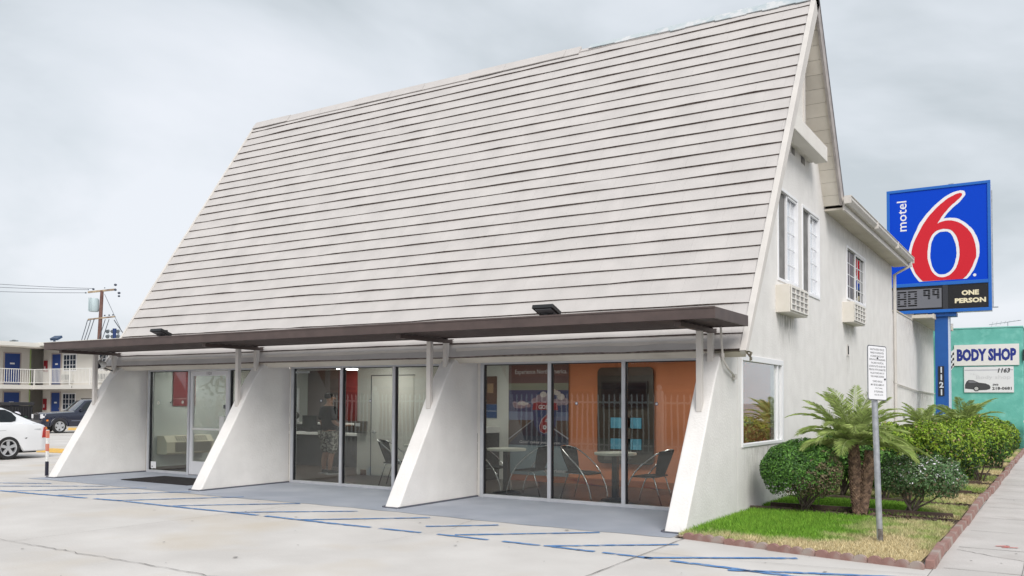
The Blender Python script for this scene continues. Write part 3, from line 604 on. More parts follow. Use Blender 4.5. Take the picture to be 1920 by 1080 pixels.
b = MB(); b.add([(-.18, -.74, 2.325), (.40, -.74, 2.325), (.40, -.60, 2.31), (-.18, -.60, 2.31), (.42, -.68, 2.20), (.36, -.62, 2.19)], [(0, 1, 2, 3), (1, 4, 5, 2)])
b.add([(.335, -.76, 2.33), (.36, -.76, 2.33), (.40, -.60, 2.23), (.37, -.60, 2.22)], [(0, 1, 2, 3)])
b.build('bent_flashing', [mat('rusty_flashing', (.40, .36, .28), (.22, .19, .15), scale=9, rough=.8)], roof)
# ================================================================== INTERIOR (parts of the office) and furniture
floorm = mat('lobby_floor', (.085, .058, .045), (.06, .042, .034), scale=3, rough=.35, c3=(.11, .08, .06), s3=2)
b = MB()
for i in range(30):
    for j in range(12):
        x, y = -13.65+i*.45, .11+j*.45
        if x > -.45: continue
        b.box(x+.003, min(x+.447, -.21), y, y+.444, .004, .014)
b.build('lobby_floor', mat('floor_tile', (.10, .072, .056), (.075, .052, .042), scale=3, rough=.3, island=.12), office)
b = MB(); b.box(-13.65, -.21, .11, 5.5, .0, .006); b.build('floor_grout', darkgrey, office)
inw = simple('interior_white', (.72, .71, .66), .9); inb = simple('interior_base', (.13, .09, .07))
b = MB(); b.box(-13.65, -.21, .2, 5.5, 2.43, 2.5); b.build('ceiling', simple('ceiling_white', (.75, .74, .72)), office)
fillm = bpy.data.materials.new('added_fill_diffuser'); fillm.use_nodes = True; fillm.node_tree.nodes['Principled BSDF'].inputs['Emission Color'].default_value = (1, .96, .90, 1); fillm.node_tree.nodes['Principled BSDF'].inputs['Emission Strength'].default_value = 10
for lx, ly in ((-12.4, 2.6), (-11.3, 4.3), (-10.3, 2.2), (-8.0, 1.2), (-5.3, 1.5), (-3.0, 1.5), (-1.3, 1.5), (-12.6, .9)):
    b = MB(); b.box(lx-.3, lx+.3, ly-.3, ly+.3, 2.415, 2.429); b.build('added_ceiling_light', fillm, office)  # glowing panels added under the ceiling to brighten the dark lobby
b = MB(); b.box(-13.64, -13.50, .12, 4.9, .015, 2.43); b.box(-13.5, -13.488, .12, 4.9, .015, .10, 1); b.build('interior_wall', [simple('interior_grey', (.50, .53, .50), .9), inb], office)
b = MB(); b.box(-9.12, -6.62, 2.05, 2.15, .015, 2.43); b.box(-6.62, -5.74, 2.9, 3.0, .015, 2.43); b.box(-6.72, -6.62, 2.15, 2.9, .015, 2.43); b.box(-9.12, -9.02, 2.15, 5.0, .015, 2.43)
b.box(-9.0, -8.85, 2.03, 2.049, .015, .13, 1); b.build('interior_wall', [inw, simple('base_brown', (.20, .12, .08))], office)
b = MB(); b.box(-5.74, -.35, 2.9, 3.0, .015, 2.43); b.box(-5.74, -.35, 2.88, 2.899, .015, .14, 1); b.box(-.36, -.21, .12, .16, .015, 2.43, 1) if False else None
b.build('interior_wall', [mat('orange_wall', (.74, .27, .135), (.70, .255, .125), scale=2, rough=.85), simple('base_orange', (.40, .13, .06))], office, label='orange painted wall behind the right bay')
b = MB(); b.box(-.36, -.21, .45, 2.9, .015, .96); b.build('interior_wall', inw, office)
b = MB(); b.box(-13.5, -9.1, 4.9, 5.0, .015, 2.43); b.build('interior_wall', mat('mauve_grey_wall', (.19, .16, .155), (.17, .145, .14), scale=1), office)
b = MB(); b.box(-12.35, -11.2, 4.885, 4.899, 1.1, 2.42); b.box(-11.5, -10.9, 4.87, 4.884, 1.02, 2.42, 1); b.build('accent_panel', [simple('deep_red', (.17, .015, .015), .6), simple('rust_orange', (.30, .09, .045), .6)], office)
b = MB(); b.box(-14, -13.4, 4.84, 4.899, .98, 1.95) if False else None
b.box(-13.48, -13.40, 3.8, 4.5, .95, 1.95); b.box(-13.40, -13.385, 3.86, 4.44, 1.01, 1.89, 1); b.build('inner_window', [vinyl, simple('bright_outside', (.75, .8, .85), .3)], office)
# white utility door
b = MB(); b.box(-8.70, -7.55, 2.035, 2.049, .03, 2.16); b.build('utility_door', simple('door_cream', (.74, .72, .66), .7), office)
ud = bpy.data.objects['utility_door']
b = MB(); b.box(-8.72, -8.705, 2.03, 2.049, .02, 2.18); b.box(-8.72, -7.53, 2.03, 2.049, 2.162, 2.18); b.build('door_gap', darkgrey, ud)
b = MB(); b.tube([(-8.62, 2.03, .95), (-8.62, 1.98, .95), (-8.50, 1.98, .95)], .014, 8); b.tube([(-8.62, 2.034, .95), (-8.62, 2.025, .95)], .035, 14); b.build('handle', chrome, ud, smooth=True, auto=40)
b = MB(); b.box(-7.02, -7.0, 2.02, 2.049, .7, .95); b.box(-7.02, -7.0, 2.02, 2.049, 1.7, 1.95); b.box(-7.05, -7.045, 2.04, 2.049, .03, 2.1); b.build('door_hinges', darkgrey, ud)
# grey drop box on the wall
t = thing('drop_box', 'grey metal drop box on the white wall beside the utility door', 'box', (-8.98, 2.0, .93))
b = MB(); b.box(-9.10, -8.80, 1.93, 2.029, .92, 1.18); b.build('box_body', simple('box_grey', (.20, .19, .18), .5), t, bevel=.006)
b = MB(); b.box(-9.05, -8.93, 1.915, 1.929, 1.07, 1.14); b.build('paper_label', whites, t)
# front desk
t = thing('reception_counter', 'charcoal reception counter with white top inside the middle bay', 'counter', (-11, 3.6, 0))
b = MB(); b.box(-13.2, -9.14, 3.42, 3.9, .014, .78); b.box(-13.2, -9.14, 3.75, 3.9, .84, 1.02); b.build('counter_front', mat('charcoal_panel', (.035, .035, .04), (.045, .043, .045), scale=4, rough=.6), t)
b = MB(); b.box(-13.2, -9.14, 3.34, 3.95, .78, .84); b.box(-13.2, -9.14, 3.70, 4.0, 1.02, 1.07); b.build('counter_top', white, t, bevel=.006)
t = thing('desk_monitor', 'black computer monitor standing on the reception counter', 'monitor', (-12.1, 3.6, .84))
b = MB(); b.box(-12.25, -11.75, 3.48, 3.52, .95, 1.25); b.box(-12.2, -11.8, 3.52, 3.53, .98, 1.22, 1); b.build('screen', [black, simple('screen_dark', (.03, .03, .04), .2)], t, bevel=.006)
b = MB(); b.box(-12.03, -11.97, 3.53, 3.57, .86, 1.1); b.box(-12.12, -11.88, 3.48, 3.66, .842, .86); b.build('stand', black, t)
t = thing('card_terminal', 'small black and red card terminal on a stalk above the counter', 'terminal', (-12.62, 3.6, .84))
b = MB(); b.cyl(-12.62, 3.6, .842, .865, .09, 16); b.cyl(-12.62, 3.6, .865, 1.15, .02, 10); b.build('stalk', black, t)
b = MB(); b.ell((-12.6, 3.58, 1.24), (.13, .08, .10), 14, 8); b.ell((-12.66, 3.53, 1.10), (.05, .05, .07), 10, 6, 1); b.build('head', [black, simple('term_red', (.4, .03, .03), .4)], t, smooth=True)
# through-wall heater on the left end wall
t = thing('wall_heater', 'beige through-wall air conditioner low inside the lobby behind the glass door', 'air conditioner', (-13.3, .85, .3))
b = MB(); b.plate([(-13.487, .38), (-13.16, .38), (-13.13, .42), (-13.13, .66), (-13.24, .80), (-13.487, .80)], [], 'Y', .20, 1.50); b.build('casing', simple('beige_plastic', (.56, .53, .40), .5), t, bevel=.01)
b = MB()
for i in range(12): b.box(-13.128, -13.12, .42, 1.42, .44+i*.018, .449+i*.018)
for i in range(14): b.obox((-13.222+.0, .48+i*.062, .790), (.09, 0, -.115), (0, .022, 0), (.004, 0, .004))
b.build('vent_slats', simple('beige_dark', (.14, .13, .10), .7), t)
t = thing('wall_poster', 'dark red poster hanging on the left lobby wall', 'poster', (-13.48, 1.5, 1.3))
b = MB(); b.box(-13.487, -13.475, .60, 1.22, 1.48, 2.28); b.box(-13.474, -13.470, .60, 1.22, 1.64, 1.655, 1); b.build('sheet', [simple('poster_red', (.20, .012, .018), .5), simple('poster_line', (.5, .3, .3))], t)
t = thing('waste_bin', 'small white waste bin standing inside the glass door', 'bin', (-11.2, .6, .015))
b = MB(); b.cyl(-11.35, .62, .016, .42, .12, 18, r2=.15); b.build('bin_body', white, t); b = MB(); b.cyl(-11.35, .62, .421, .43, .13, 18); b.build('bin_mouth', black, t)
# door mat outside
b = MB(); b.box(-12.1, -10.05, -1.62, -.60, .006, .016)
for i in range(44): b.box(-12.08+i*.0465, -12.06+i*.0465, -1.60, -.62, .016, .022)
single(b, 'door_mat', mat('rubber_mat', (.02, .018, .02), (.03, .028, .03), scale=20, rough=.9), 'ribbed black rubber mat on the porch before the glass door', 'mat', (-11, -1.1, 0))
# picture on edge
t = thing('wall_picture', 'narrow amber and blue picture at the left edge of the right bay', 'picture', (-6.2, 2.88, 1.5))
b = MB(); b.box(-6.32, -6.02, 2.87, 2.889, 1.02+.55, 2.15); b.box(-6.32, -6.02, 2.87, 2.889, 1.28, 1.565, 1); b.box(-6.32, -6.02, 2.866, 2.8695, 1.42, 1.43, 2); b.box(-6.25, -6.1, 2.866, 2.8695, 1.8, 2.0, 3); b.build('panel', [simple('amber', (.13, .05, .025)), simple('pic_blue', (.02, .07, .22)), whites, simple('tan', (.42, .25, .13))], t)
t = thing('side_cabinet', 'low dark cabinet with a white top at the left edge of the right bay', 'cabinet', (-6.25, 2.5, 0))
b = MB(); b.box(-6.6, -5.95, 2.3, 2.88, .016, .98); b.build('carcass', simple('cab_dark', (.05, .04, .04)), t, bevel=.004); b = MB(); b.box(-6.62, -5.93, 2.28, 2.89, .98, 1.10); b.build('top', white, t, bevel=.004)

# big road poster on the back wall
t = thing('road_poster', 'tall travel poster with clouds, a road and a red shield left of the orange wall', 'poster', (-5.0, 2.88, 0))
px0, px1 = -5.72, -4.32; Y_ = 2.872
b = MB(); b.box(px0, px1, Y_, 2.879, .14, 2.42); b.build('sheet', simple('poster_lightblue', (.22, .28, .31), .5), t)
b = MB()
def flat(pts, k, m): b.add([(x, Y_-.0012*k, z) for x, z in pts], [tuple(range(len(pts)))], m)
flat([(px0, 2.0), (px1, 2.0), (px1, 2.42), (px0, 2.42)], 1, 0); flat([(px0, 1.86), (px1, 1.86), (px1, 2.0), (px0, 2.0)], 1, 1)
flat([(px0, 1.42), (px1, 1.42), (px1, 1.86), (px0, 1.86)], 1, 2); flat([(px0, 1.25), (px1, 1.25), (px1, 1.42), (px0, 1.42)], 1, 3)
flat([(px0, .74), (px1, .74), (px1, 1.25), (px0, 1.25)], 1, 4)
flat([(px0, .74), (-5.15, 1.25), (-4.95, 1.25), (px1, .86), (px1, .74)], 2, 5); flat([(px0, .86), (px0, .84), (-5.13, 1.25), (-5.145, 1.25)], 3, 8); flat([(-4.93, 1.25), (-4.95, 1.25), (px1, .88), (px1, .91)], 3, 8)
def cloud(cx, cz, w, h, n, k, m, g):
    for i in range(n):
        x = cx+(g.random()-.5)*w; z = cz+(g.random()**1.5)*h*(1-abs(x-cx)/w*1.6); r = h*(.22+.2*g.random())
        pts = [(min(max(x+r*1.3*math.cos(a), px0+.002), px1-.002), z+r*math.sin(a)) for a in np.linspace(0, 2*math.pi, 13)[:-1]]; flat(pts, k+i*.04, m)
g_ = np.random.default_rng(3)
cloud(-4.75, 1.62, .8, .2, 14, 3, 6, g_); cloud(-4.7, 1.72, .6, .16, 9, 4, 7, g_); cloud(-5.45, 1.52, .45, .16, 10, 3, 6, g_); cloud(-5.35, 1.57, .3, .1, 6, 4, 7, g_)
b.build('picture', [simple('pz_mauve', (.16, .085, .085)), simple('pz_olive', (.25, .25, .19)), simple('pz_sky', (.07, .07, .15)), simple('pz_sky2', (.17, .19, .30)), simple('pz_land', (.12, .085, .075)), simple('pz_road', (.05, .05, .08)), simple('pz_cloud', (.30, .20, .24)), simple('pz_cloud2', (.55, .47, .44)), simple('pz_line', (.45, .45, .5))], t)
b = MB()
sh = [(-5.12, 1.60), (-4.98, 1.63), (-4.85, 1.60), (-4.72, 1.63), (-4.58, 1.60), (-4.55, 1.46), (-5.15, 1.46)]
b.add([(x, Y_-.009, z) for x, z in sh], [tuple(range(len(sh)))], 0)
sh2 = [(-5.14, 1.45), (-4.56, 1.45), (-4.60, 1.15), (-4.72, 1.0), (-4.85, .93), (-4.98, 1.0), (-5.10, 1.15)]
b.add([(x, Y_-.009, z) for x, z in sh2], [tuple(range(len(sh2)))], 1)
text_mb(b, "GOIN'", (-4.85, Y_-.010, 1.52), (1, 0, 0), (0, 0, 1), h=.085, m=2, bold=.02); text_mb(b, '6', (-4.85, Y_-.010, 1.19), (1, 0, 0), (0, 0, 1), h=.42, m=2, bold=.07, shear=.15); text_mb(b, '6', (-4.85, Y_-.013, 1.19), (1, 0, 0), (0, 0, 1), h=.40, m=0, bold=.02, shear=.15)
text_mb(b, "Goin' takes you places.", (-4.97, Y_-.012, .80), (1, 0, 0), (0, 0, 1), w=.95, h=.075, m=2, shear=.3)
text_mb(b, "Experience North America.", (-4.95, Y_-.012, 2.22), (1, 0, 0), (0, 0, 1), w=1.22, h=.12, m=2, bold=.012); text_mb(b, "Experience", (-4.60, Y_-.012, .24), (1, 0, 0), (0, 0, 1), w=.54, h=.10, m=2, bold=.02)
b.build('lettering', [simple('shield_red', (.30, .03, .04)), simple('shield_blue', (.06, .07, .16)), simple('poster_white', (.62, .58, .58))], t)

b = MB(); text_mb(b, 'America.', (-.95, 2.878, 1.33), (1, 0, 0), (0, 0, 1), w=.62, h=.13, bold=.012); text_mb(b, 'Welcome.', (-1.0, 2.878, 1.12), (1, 0, 0), (0, 0, 1), w=.4, h=.07) if False else None; b.build('wall_lettering', simple('poster_white', (.6, .6, .6)), office)
# dark brochure and tv panel on the orange wall
t = thing('display_panel', 'tall rounded charcoal display panel with blue leaflet pockets on the orange wall', 'panel', (-3.08, 2.86, 1.3))
def rrect(x0, x1, z0, z1, r, n=5):
    P = []
    for (cx, cz, a) in ((x1-r, z1-r, 0), (x0+r, z1-r, 90), (x0+r, z0+r, 180), (x1-r, z0+r, 270)): P += [(cx+r*math.cos(R(a+90*i/n)), cz+r*math.sin(R(a+90*i/n))) for i in range(n+1)]
    return P
b = MB(); b.plate(rrect(-3.66, -2.50, .45, 2.29, .10), [], 'Y', 2.82, 2.879); b.build('board', simple('panel_taupe', (.055, .05, .042), .5), t, bevel=.006)
b = MB(); b.box(-3.56, -2.60, 2.78, 2.819, 1.52, 2.02); b.box(-3.53, -2.63, 2.776, 2.7795, 1.55, 1.99, 1); b.build('television', [black, simple('tv_glass', (.02, .02, .025), .08)], t, bevel=.004)
b = MB()
for (x, z) in [(-3.36, 1.13), (-3.08, 1.13), (-2.90, 1.13), (-3.36, .73), (-3.08, .73), (-2.90, .73)]: b.box(x, x+(.24 if x < -3.2 else .17), 2.79, 2.819, z, z+.20)
b.build('leaflet_pockets', mat('pocket_blue', (.10, .36, .52), (.14, .44, .6), scale=6, rough=.4), t)
b = MB(); b.box(-3.5, -3.1, 2.805, 2.819, .52, .62); b.box(-3.07, -2.95, 2.79, 2.819, .55, 1.45); b.build('shelf', simple('shelf_grey', (.12, .11, .10)), t)

# bistro tables and chairs
def make_table():
    t = thing('bistro_table', 'x', 'table', (0, 0, 0), 'round bistro tables')
    b = MB(); b.tube([(0, 0, .745), (0, 0, .785)], .345, 36); b.build('table_top', simple('laminate', (.66, .65, .56), .35), t, bevel=.006)
    b = MB(); b.box(-.045, .045, -.045, .045, .04, .744); b.build('column', black, t)
    b = MB(); b.tube([(0, 0, .0), (0, 0, .02), (0, 0, .045)], [.24, .235, .10], 24); b.build('base', black, t)
    return t
def make_chair():
    t = thing('bistro_chair', 'x', 'chair', (0, 0, 0), 'chrome bistro chairs')      # sitter faces +X, back at -X
    b = MB(); n = 12; V = []; Fc = []
    for j in range(n+1):
        for i in range(n+1):
            u, v = i/n*2-1, j/n*2-1; k = (1-.12*(abs(u)**3)) ; V.append((.02+.22*u, .22*v*(1-.10*max(0, u)), .455-.03*(1-u*u)*(1-v*v)*1.2-.02*u*u*(u > 0)))
    m = len(V); V += [(x, y, z-.022) for x, y, z in V]
    for j in range(n):
        for i in range(n): a = j*(n+1)+i; Fc += [(a, a+1, a+n+2, a+n+1), (a+m+n+1, a+m+n+2, a+m+1, a+m)]
    for i in range(n): Fc += [(i+1, i, i+m, i+1+m), (n*(n+1)+i, n*(n+1)+i+1, n*(n+1)+i+1+m, n*(n+1)+i+m), (i*(n+1), (i+1)*(n+1), (i+1)*(n+1)+m, i*(n+1)+m), ((i+1)*(n+1)+n, i*(n+1)+n, i*(n+1)+n+m, (i+1)*(n+1)+n+m)]
    b.add(V, Fc); b.build('seat', simple('seat_black', (.012, .012, .013), .7, spec=.2), t, smooth=True, auto=50)
    b = MB(); V = []; Fc = []; n = 12
    for j in range(n+1):
        z = j/n
        for i in range(n+1):
            v = i/n*2-1; w = .15+.09*math.sin(min(1, z*1.05)*math.pi/2); V.append((-.20-.175*z+.10*v*v*(.4+.6*z), w*v, .44+.42*z-.02*v*v*z))
    m = len(V); V += [(x-.014, y, z) for x, y, z in V]
    for j in range(n):
        for i in range(n): a = j*(n+1)+i; Fc += [(a, a+1, a+n+2, a+n+1), (a+m+n+1, a+m+n+2, a+m+1, a+m)]
    for i in range(n): Fc += [(i+1, i, i+m, i+1+m), (n*(n+1)+i, n*(n+1)+i+1, n*(n+1)+i+1+m, n*(n+1)+i+m), (i*(n+1), (i+1)*(n+1), (i+1)*(n+1)+m, i*(n+1)+m), ((i+1)*(n+1)+n, i*(n+1)+n, i*(n+1)+n+m, (i+1)*(n+1)+n+m)]
    b.add(V, Fc); b.build('backrest', simple('seat_black', (0, 0, 0)), t, smooth=True, auto=50)
    # one chrome hoop: front foot, armrest, round the back, armrest, front foot
    b = MB(); pts = []
    half = [(.33, .27, .0), (.30, .275, .16), (.22, .28, .36), (.08, .285, .55), (-.12, .275, .715), (-.27, .22, .82), (-.36, .11, .86), (-.38, 0, .87)]
    full = half+[(x, -y, z) for x, y, z in reversed(half[:-1])]
    P = [Vector(p) for p in full]; P = [2*P[0]-P[1]]+P+[2*P[-1]-P[-2]]
    for i in range(1, len(P)-2):
        for q in (0, .25, .5, .75): a_, b_, c_, d_ = P[i-1:i+3]; pts.append(.5*((2*b_)+(-a_+c_)*q+(2*a_-5*b_+4*c_-d_)*q*q+(-a_+3*b_-3*c_+d_)*q**3))
    pts.append(P[-2]); b.tube(pts, .0115, 8); b.build('hoop_armrest', chrome, t, smooth=True)
    for s in (-1, 1):
        b = MB(); b.tube([(.20, s*.19, .425), (-.12, s*.20, .43), (-.17, s*.20, .41), (-.30, s*.21, .0)], .010, 8); b.build('rear_leg', chrome, t, smooth=True)
    return t
table0 = make_table(); chair0 = make_chair()
def place(src, first, loc, rz, lab):
    o = src if first else copy_tree(src); o.location = loc; o.rotation_euler = (0, 0, rz); o['label'] = lab; return o
place(table0, True, (-4.36, .66, .015), 0, 'round cream bistro table at the left of the right bay')
place(table0, False, (-2.25, .66, .015), 0, 'round cream bistro table in front of the dark display panel')
place(table0, False, (-6.35, .80, .015), 0, 'round cream bistro table half hidden behind the slanted buttress')
place(chair0, True, (-3.83, .62, .015), R(180), 'black bistro chair facing left at the right side of the left table')
place(chair0, False, (-4.78, .75, .015), R(12), 'black bistro chair tucked in at the far left of the left table')
place(chair0, False, (-2.82, .60, .015), R(-4), 'black bistro chair facing right, its back against the orange wall edge')
place(chair0, False, (-1.62, .62, .015), R(176), 'black bistro chair facing left at the right end of the right bay')
place(chair0, False, (-6.80, .62, .015), R(20), 'black bistro chair alone in front of the white utility door')

# ---------------------------------------------------------------- man at the counter, seen from behind
def skinned(name, verts, edges, radii, m, parent, sub=2, root=0):
    me = bpy.data.meshes.new(name); me.from_pydata([Vector(v) for v in verts], edges, []); o = link(bpy.data.objects.new(name, me))
    sk = o.modifiers.new('s', 'SKIN'); sk.use_smooth_shade = True
    for i, r in enumerate(radii):
        v = me.skin_vertices[0].data[i]; v.radius = r if isinstance(r, tuple) else (r, r); v.use_root = (i == root)
    su = o.modifiers.new('u', 'SUBSURF'); su.levels = sub; su.render_levels = sub
    bpy.context.view_layer.update(); dg = bpy.context.evaluated_depsgraph_get(); m2 = bpy.data.meshes.new_from_object(o.evaluated_get(dg))
    o.modifiers.clear(); o.data = m2; m2.materials.clear(); m2.materials.append(m)
    m2.polygons.foreach_set('use_smooth', [True]*len(m2.polygons)); o.parent = parent; return o
man = thing('person', 'man seen from behind in a black T-shirt, camouflage shorts and black trainers at the counter', 'person', (0, 0, 0))
skin = simple('skin', (.42, .24, .17), .55)
# local: faces +Y, feet on z=0, 1.80 tall
V = [(0, 0, .95), (0, .01, 1.12), (0, .0, 1.30), (0, -.01, 1.45), (0, .0, 1.53), (0, .015, 1.60), (0, .02, 1.69), (0, .015, 1.775),
     (.19, -.01, 1.42), (.235, -.03, 1.14), (.20, .17, 1.03), (.16, .27, 1.06), (-.19, -.01, 1.42), (-.24, -.03, 1.14), (-.225, .06, .93), (-.21, .12, .84),
     (.095, .0, .88), (.11, .015, .50), (.115, -.03, .30), (.11, -.03, .08), (-.095, .0, .88), (-.11, .01, .50), (-.115, -.035, .30), (-.115, -.03, .08)]
Ed = [(0, 1), (1, 2), (2, 3), (3, 4), (4, 5), (5, 6), (6, 7), (3, 8), (8, 9), (9, 10), (10, 11), (3, 12), (12, 13), (13, 14), (14, 15), (0, 16), (16, 17), (17, 18), (18, 19), (0, 20), (20, 21), (21, 22), (22, 23)]
Rd = [(.13, .10), (.13, .10), (.15, .11), (.12, .10), .056, .062, (.078, .092), (.055, .065), .06, .045, .034, .026, .06, .045, .034, .026, .09, .06, .058, .036, .09, .06, .058, .036]
skinned('body', V, Ed, Rd, skin, man)
for s, wr, dr in ((1, Vector((.16, .27, 1.06)), Vector((-.3, .9, .1))), (-1, Vector((-.21, .12, .84)), Vector((.05, .5, -.85)))):
    d = dr.normalized(); side = Vector((0, 0, 1)).cross(d).normalized() if abs(d.z) < .8 else Vector((1, 0, 0)); up = d.cross(side)
    v = [wr, wr+d*.045, wr+d*.085]; e_ = [(0, 1), (1, 2)]; r_ = [.024, (.036, .018), (.036, .016)]
    for k in range(4):
        base = wr+d*.085+side*(-.030+.020*k); Ln = [.062, .075, .07, .055][k]; a = len(v)
        v += [base+d*.01, base+d*(Ln*.55)-up*.006, base+d*Ln-up*.028]; e_ += [(2, a), (a, a+1), (a+1, a+2)]; r_ += [.0095, .0085, .007]
    a = len(v); th = wr+d*.035-side*.034*s; v += [th, th+d*.03-side*.022*s-up*.01, th+d*.058-side*.026*s-up*.02]; e_ += [(1, a), (a, a+1), (a+1, a+2)]; r_ += [.011, .0095, .008]
    skinned('hand', v, e_, r_, skin, man, 1)
shirt = mat('tshirt_black', (.022, .022, .027), (.032, .032, .038), scale=6, rough=.9)
V = [(0, 0, .90), (0, .01, 1.08), (0, .0, 1.28), (0, -.012, 1.42), (0, -.008, 1.50), (.17, -.012, 1.42), (.225, -.02, 1.28), (.245, -.03, 1.16), (-.17, -.012, 1.42), (-.225, -.02, 1.28), (-.245, -.03, 1.16)]
skinned('tshirt', V, [(0, 1), (1, 2), (2, 3), (3, 4), (3, 5), (5, 6), (6, 7), (3, 8), (8, 9), (9, 10)], [(.20, .14), (.195, .145), (.195, .14), (.15, .12), (.075, .07), .085, .08, .085, .085, .08, .085], shirt, man)
camo = mat('camo_cloth', (.10, .10, .09), (.46, .45, .41), scale=22, rough=.95, detail=2, lo=.46, hi=.54, c3=(.24, .23, .20), s3=14)
V = [(0, .0, .92), (.10, .005, .86), (.125, .015, .62), (.125, .0, .43), (-.10, .005, .86), (-.125, .015, .62), (-.125, .0, .43)]
skinned('shorts', V, [(0, 1), (1, 2), (2, 3), (0, 4), (4, 5), (5, 6)], [(.16, .12), .12, .108, .102, .12, .108, .102], camo, man)
V = [(0, -.01, 1.64), (0, -.01, 1.71), (0, .0, 1.785)]
skinned('hair', V, [(0, 1), (1, 2)], [(.084, .09), (.096, .108), (.066, .078)], simple('hair_dark', (.012, .010, .010), .8), man)
b = MB()
for s in (-1, 1): b.ell((s*.085, .02, 1.665), (.014, .022, .034), 8, 6)
b.ell((0, .118, 1.66), (.014, .022, .022), 8, 6); b.build('ears_and_nose', skin, man, smooth=True)
for s in (-1, 1):
    V = [(s*.115, -.085, .055), (s*.12, .0, .055), (s*.128, .11, .038), (s*.128, .18, .032)]
    sh_ = skinned('shoe', V, [(0, 1), (1, 2), (2, 3)], [(.042, .045), (.045, .05), (.045, .033), (.035, .022)], black, man)
    b = MB(); b.plate([(s*.12-.046, -.12), (s*.12+.046, -.12), (s*.125+.052, .08), (s*.13+.04, .215), (s*.13-.035, .215), (s*.12-.05, .08)], [], 'Z', .0, .024); so_ = b.build('sole', simple('sole_grey', (.5, .5, .5)), sh_, bevel=.004)
    so_.location = (0, 0, 0)
man.scale = (1.2, 1.15, 1.0); man.location = (-9.72, 1.80, .015); man.rotation_euler = (0, 0, R(-18))
for ch in man.children_recursive: ch.location = (0, 0, 0)

# ================================================================== LAWN, EDGING, PLANTS
def lawn_material(name, green, green2, dry, k=0):
    m = mat(name, green, green2, scale=9, rough=.9); n = m.node_tree.nodes; l = m.node_tree.links; b_ = n['Principled BSDF']
    src = b_.inputs['Base Color'].links[0].from_socket
    tc = n.new('ShaderNodeTexCoord'); q = n.new('ShaderNodeTexNoise'); q.inputs['Scale'].default_value = 2.4; q.inputs['Detail'].default_value = 8; q.inputs['Roughness'].default_value = .62
    g = n.new('ShaderNodeAttribute'); g.attribute_name = 'dry'
    l.new(tc.outputs['Object'], q.inputs['Vector']); a = n.new('ShaderNodeMath'); a.operation = 'ADD'; l.new(q.outputs[0], a.inputs[0]); l.new(g.outputs['Fac'], a.inputs[1])
    r = n.new('ShaderNodeMapRange'); r.inputs[1].default_value = .76; r.inputs[2].default_value = 1.12; l.new(a.outputs[0], r.inputs[0])
    mx = n.new('ShaderNodeMix'); mx.data_type = 'RGBA'; l.new(r.outputs[0], mx.inputs[0]); l.new(src, mx.inputs[6]); mx.inputs[7].default_value = (*dry, 1); l.new(mx.outputs[2], b_.inputs['Base Color'])
    if k:
        gg = n.new('ShaderNodeNewGeometry'); hsv = n.new('ShaderNodeHueSaturation'); mr = n.new('ShaderNodeMapRange'); mr.inputs[3].default_value = .7; mr.inputs[4].default_value = 1.35
        l.new(gg.outputs['Random Per Island'], mr.inputs[0]); l.new(mr.outputs[0], hsv.inputs['Value']); l.new(mx.outputs[2], hsv.inputs['Color']); l.new(hsv.outputs[0], b_.inputs['Base Color'])
    return m
def dryness(x, y):
    d = .22+.0*x
    if y < .7:
        d = .17+.33*min(1, max(0, (x-1.0)/1.1))+.36*min(1, max(0, (-1.75-y)/.5))-.25*(1-min(1, abs(x-.9)/.9))*(1 if y > -1.9 else 0)
        d += .3*math.exp(-((x-2.17)**2+(y+1.62)**2)/.12)
    elif y < 3: d = .12+.38*min(1, max(0, (x-1.7)/.8))
    else: d = .16+.34*(0.5+.5*math.sin(y*1.9))+.2*min(1, max(0, (x-2)/.6))
    return d
turf = lawn_material('turf', (.075, .15, .022), (.10, .19, .03), (.44, .35, .18))
blade = lawn_material('grass_blade', (.125, .29, .02), (.20, .37, .035), (.58, .49, .29), 1)
beds = [(.55, 1.12), (2.75, 3.25), (4.9, 5.4), (7.2, 7.7), (9.6, 10.2), (12.2, 12.8), (15, 15.6)]
def front_y(x): return -2.42-.19*x
b = MB(); A = []
def lawnpatch(y0, y1, nx=26, ny=26, front=False):
    V = []; Fc = []
    for j in range(ny+1):
        for i in range(nx+1):
            x = .005+(2.74-.005)*i/nx; ya = front_y(x)+.05 if front else y0; y = ya+(y1-ya)*j/ny; V.append((x, y, .035+.008*math.sin(x*5)*math.sin(y*4))); A.append(dryness(x, y))
    for j in range(ny):
        for i in range(nx): a = j*(nx+1)+i; Fc.append((a, a+1, a+nx+2, a+nx+1))
    b.add(V, Fc)
lawnpatch(0, .55, front=True); ys = [1.12]
segs = []
for (a, c_) in beds[1:]: lawnpatch(ys[-1], a); segs.append((ys[-1], a)); ys.append(c_)
lawnpatch(ys[-1], 24); segs.append((ys[-1], 22))
o = b.build('lawn', turf, kind='structure'); at = o.data.attributes.new('dry', 'FLOAT', 'POINT'); at.data.foreach_set('value', A)
b = MB(); b.add([(.003, -2.45, .02), (2.75, -2.9, .02), (2.75, 24, .02), (.003, 24, .02)], [(0, 1, 2, 3)]); b.build('planting_soil', soil, kind='structure')
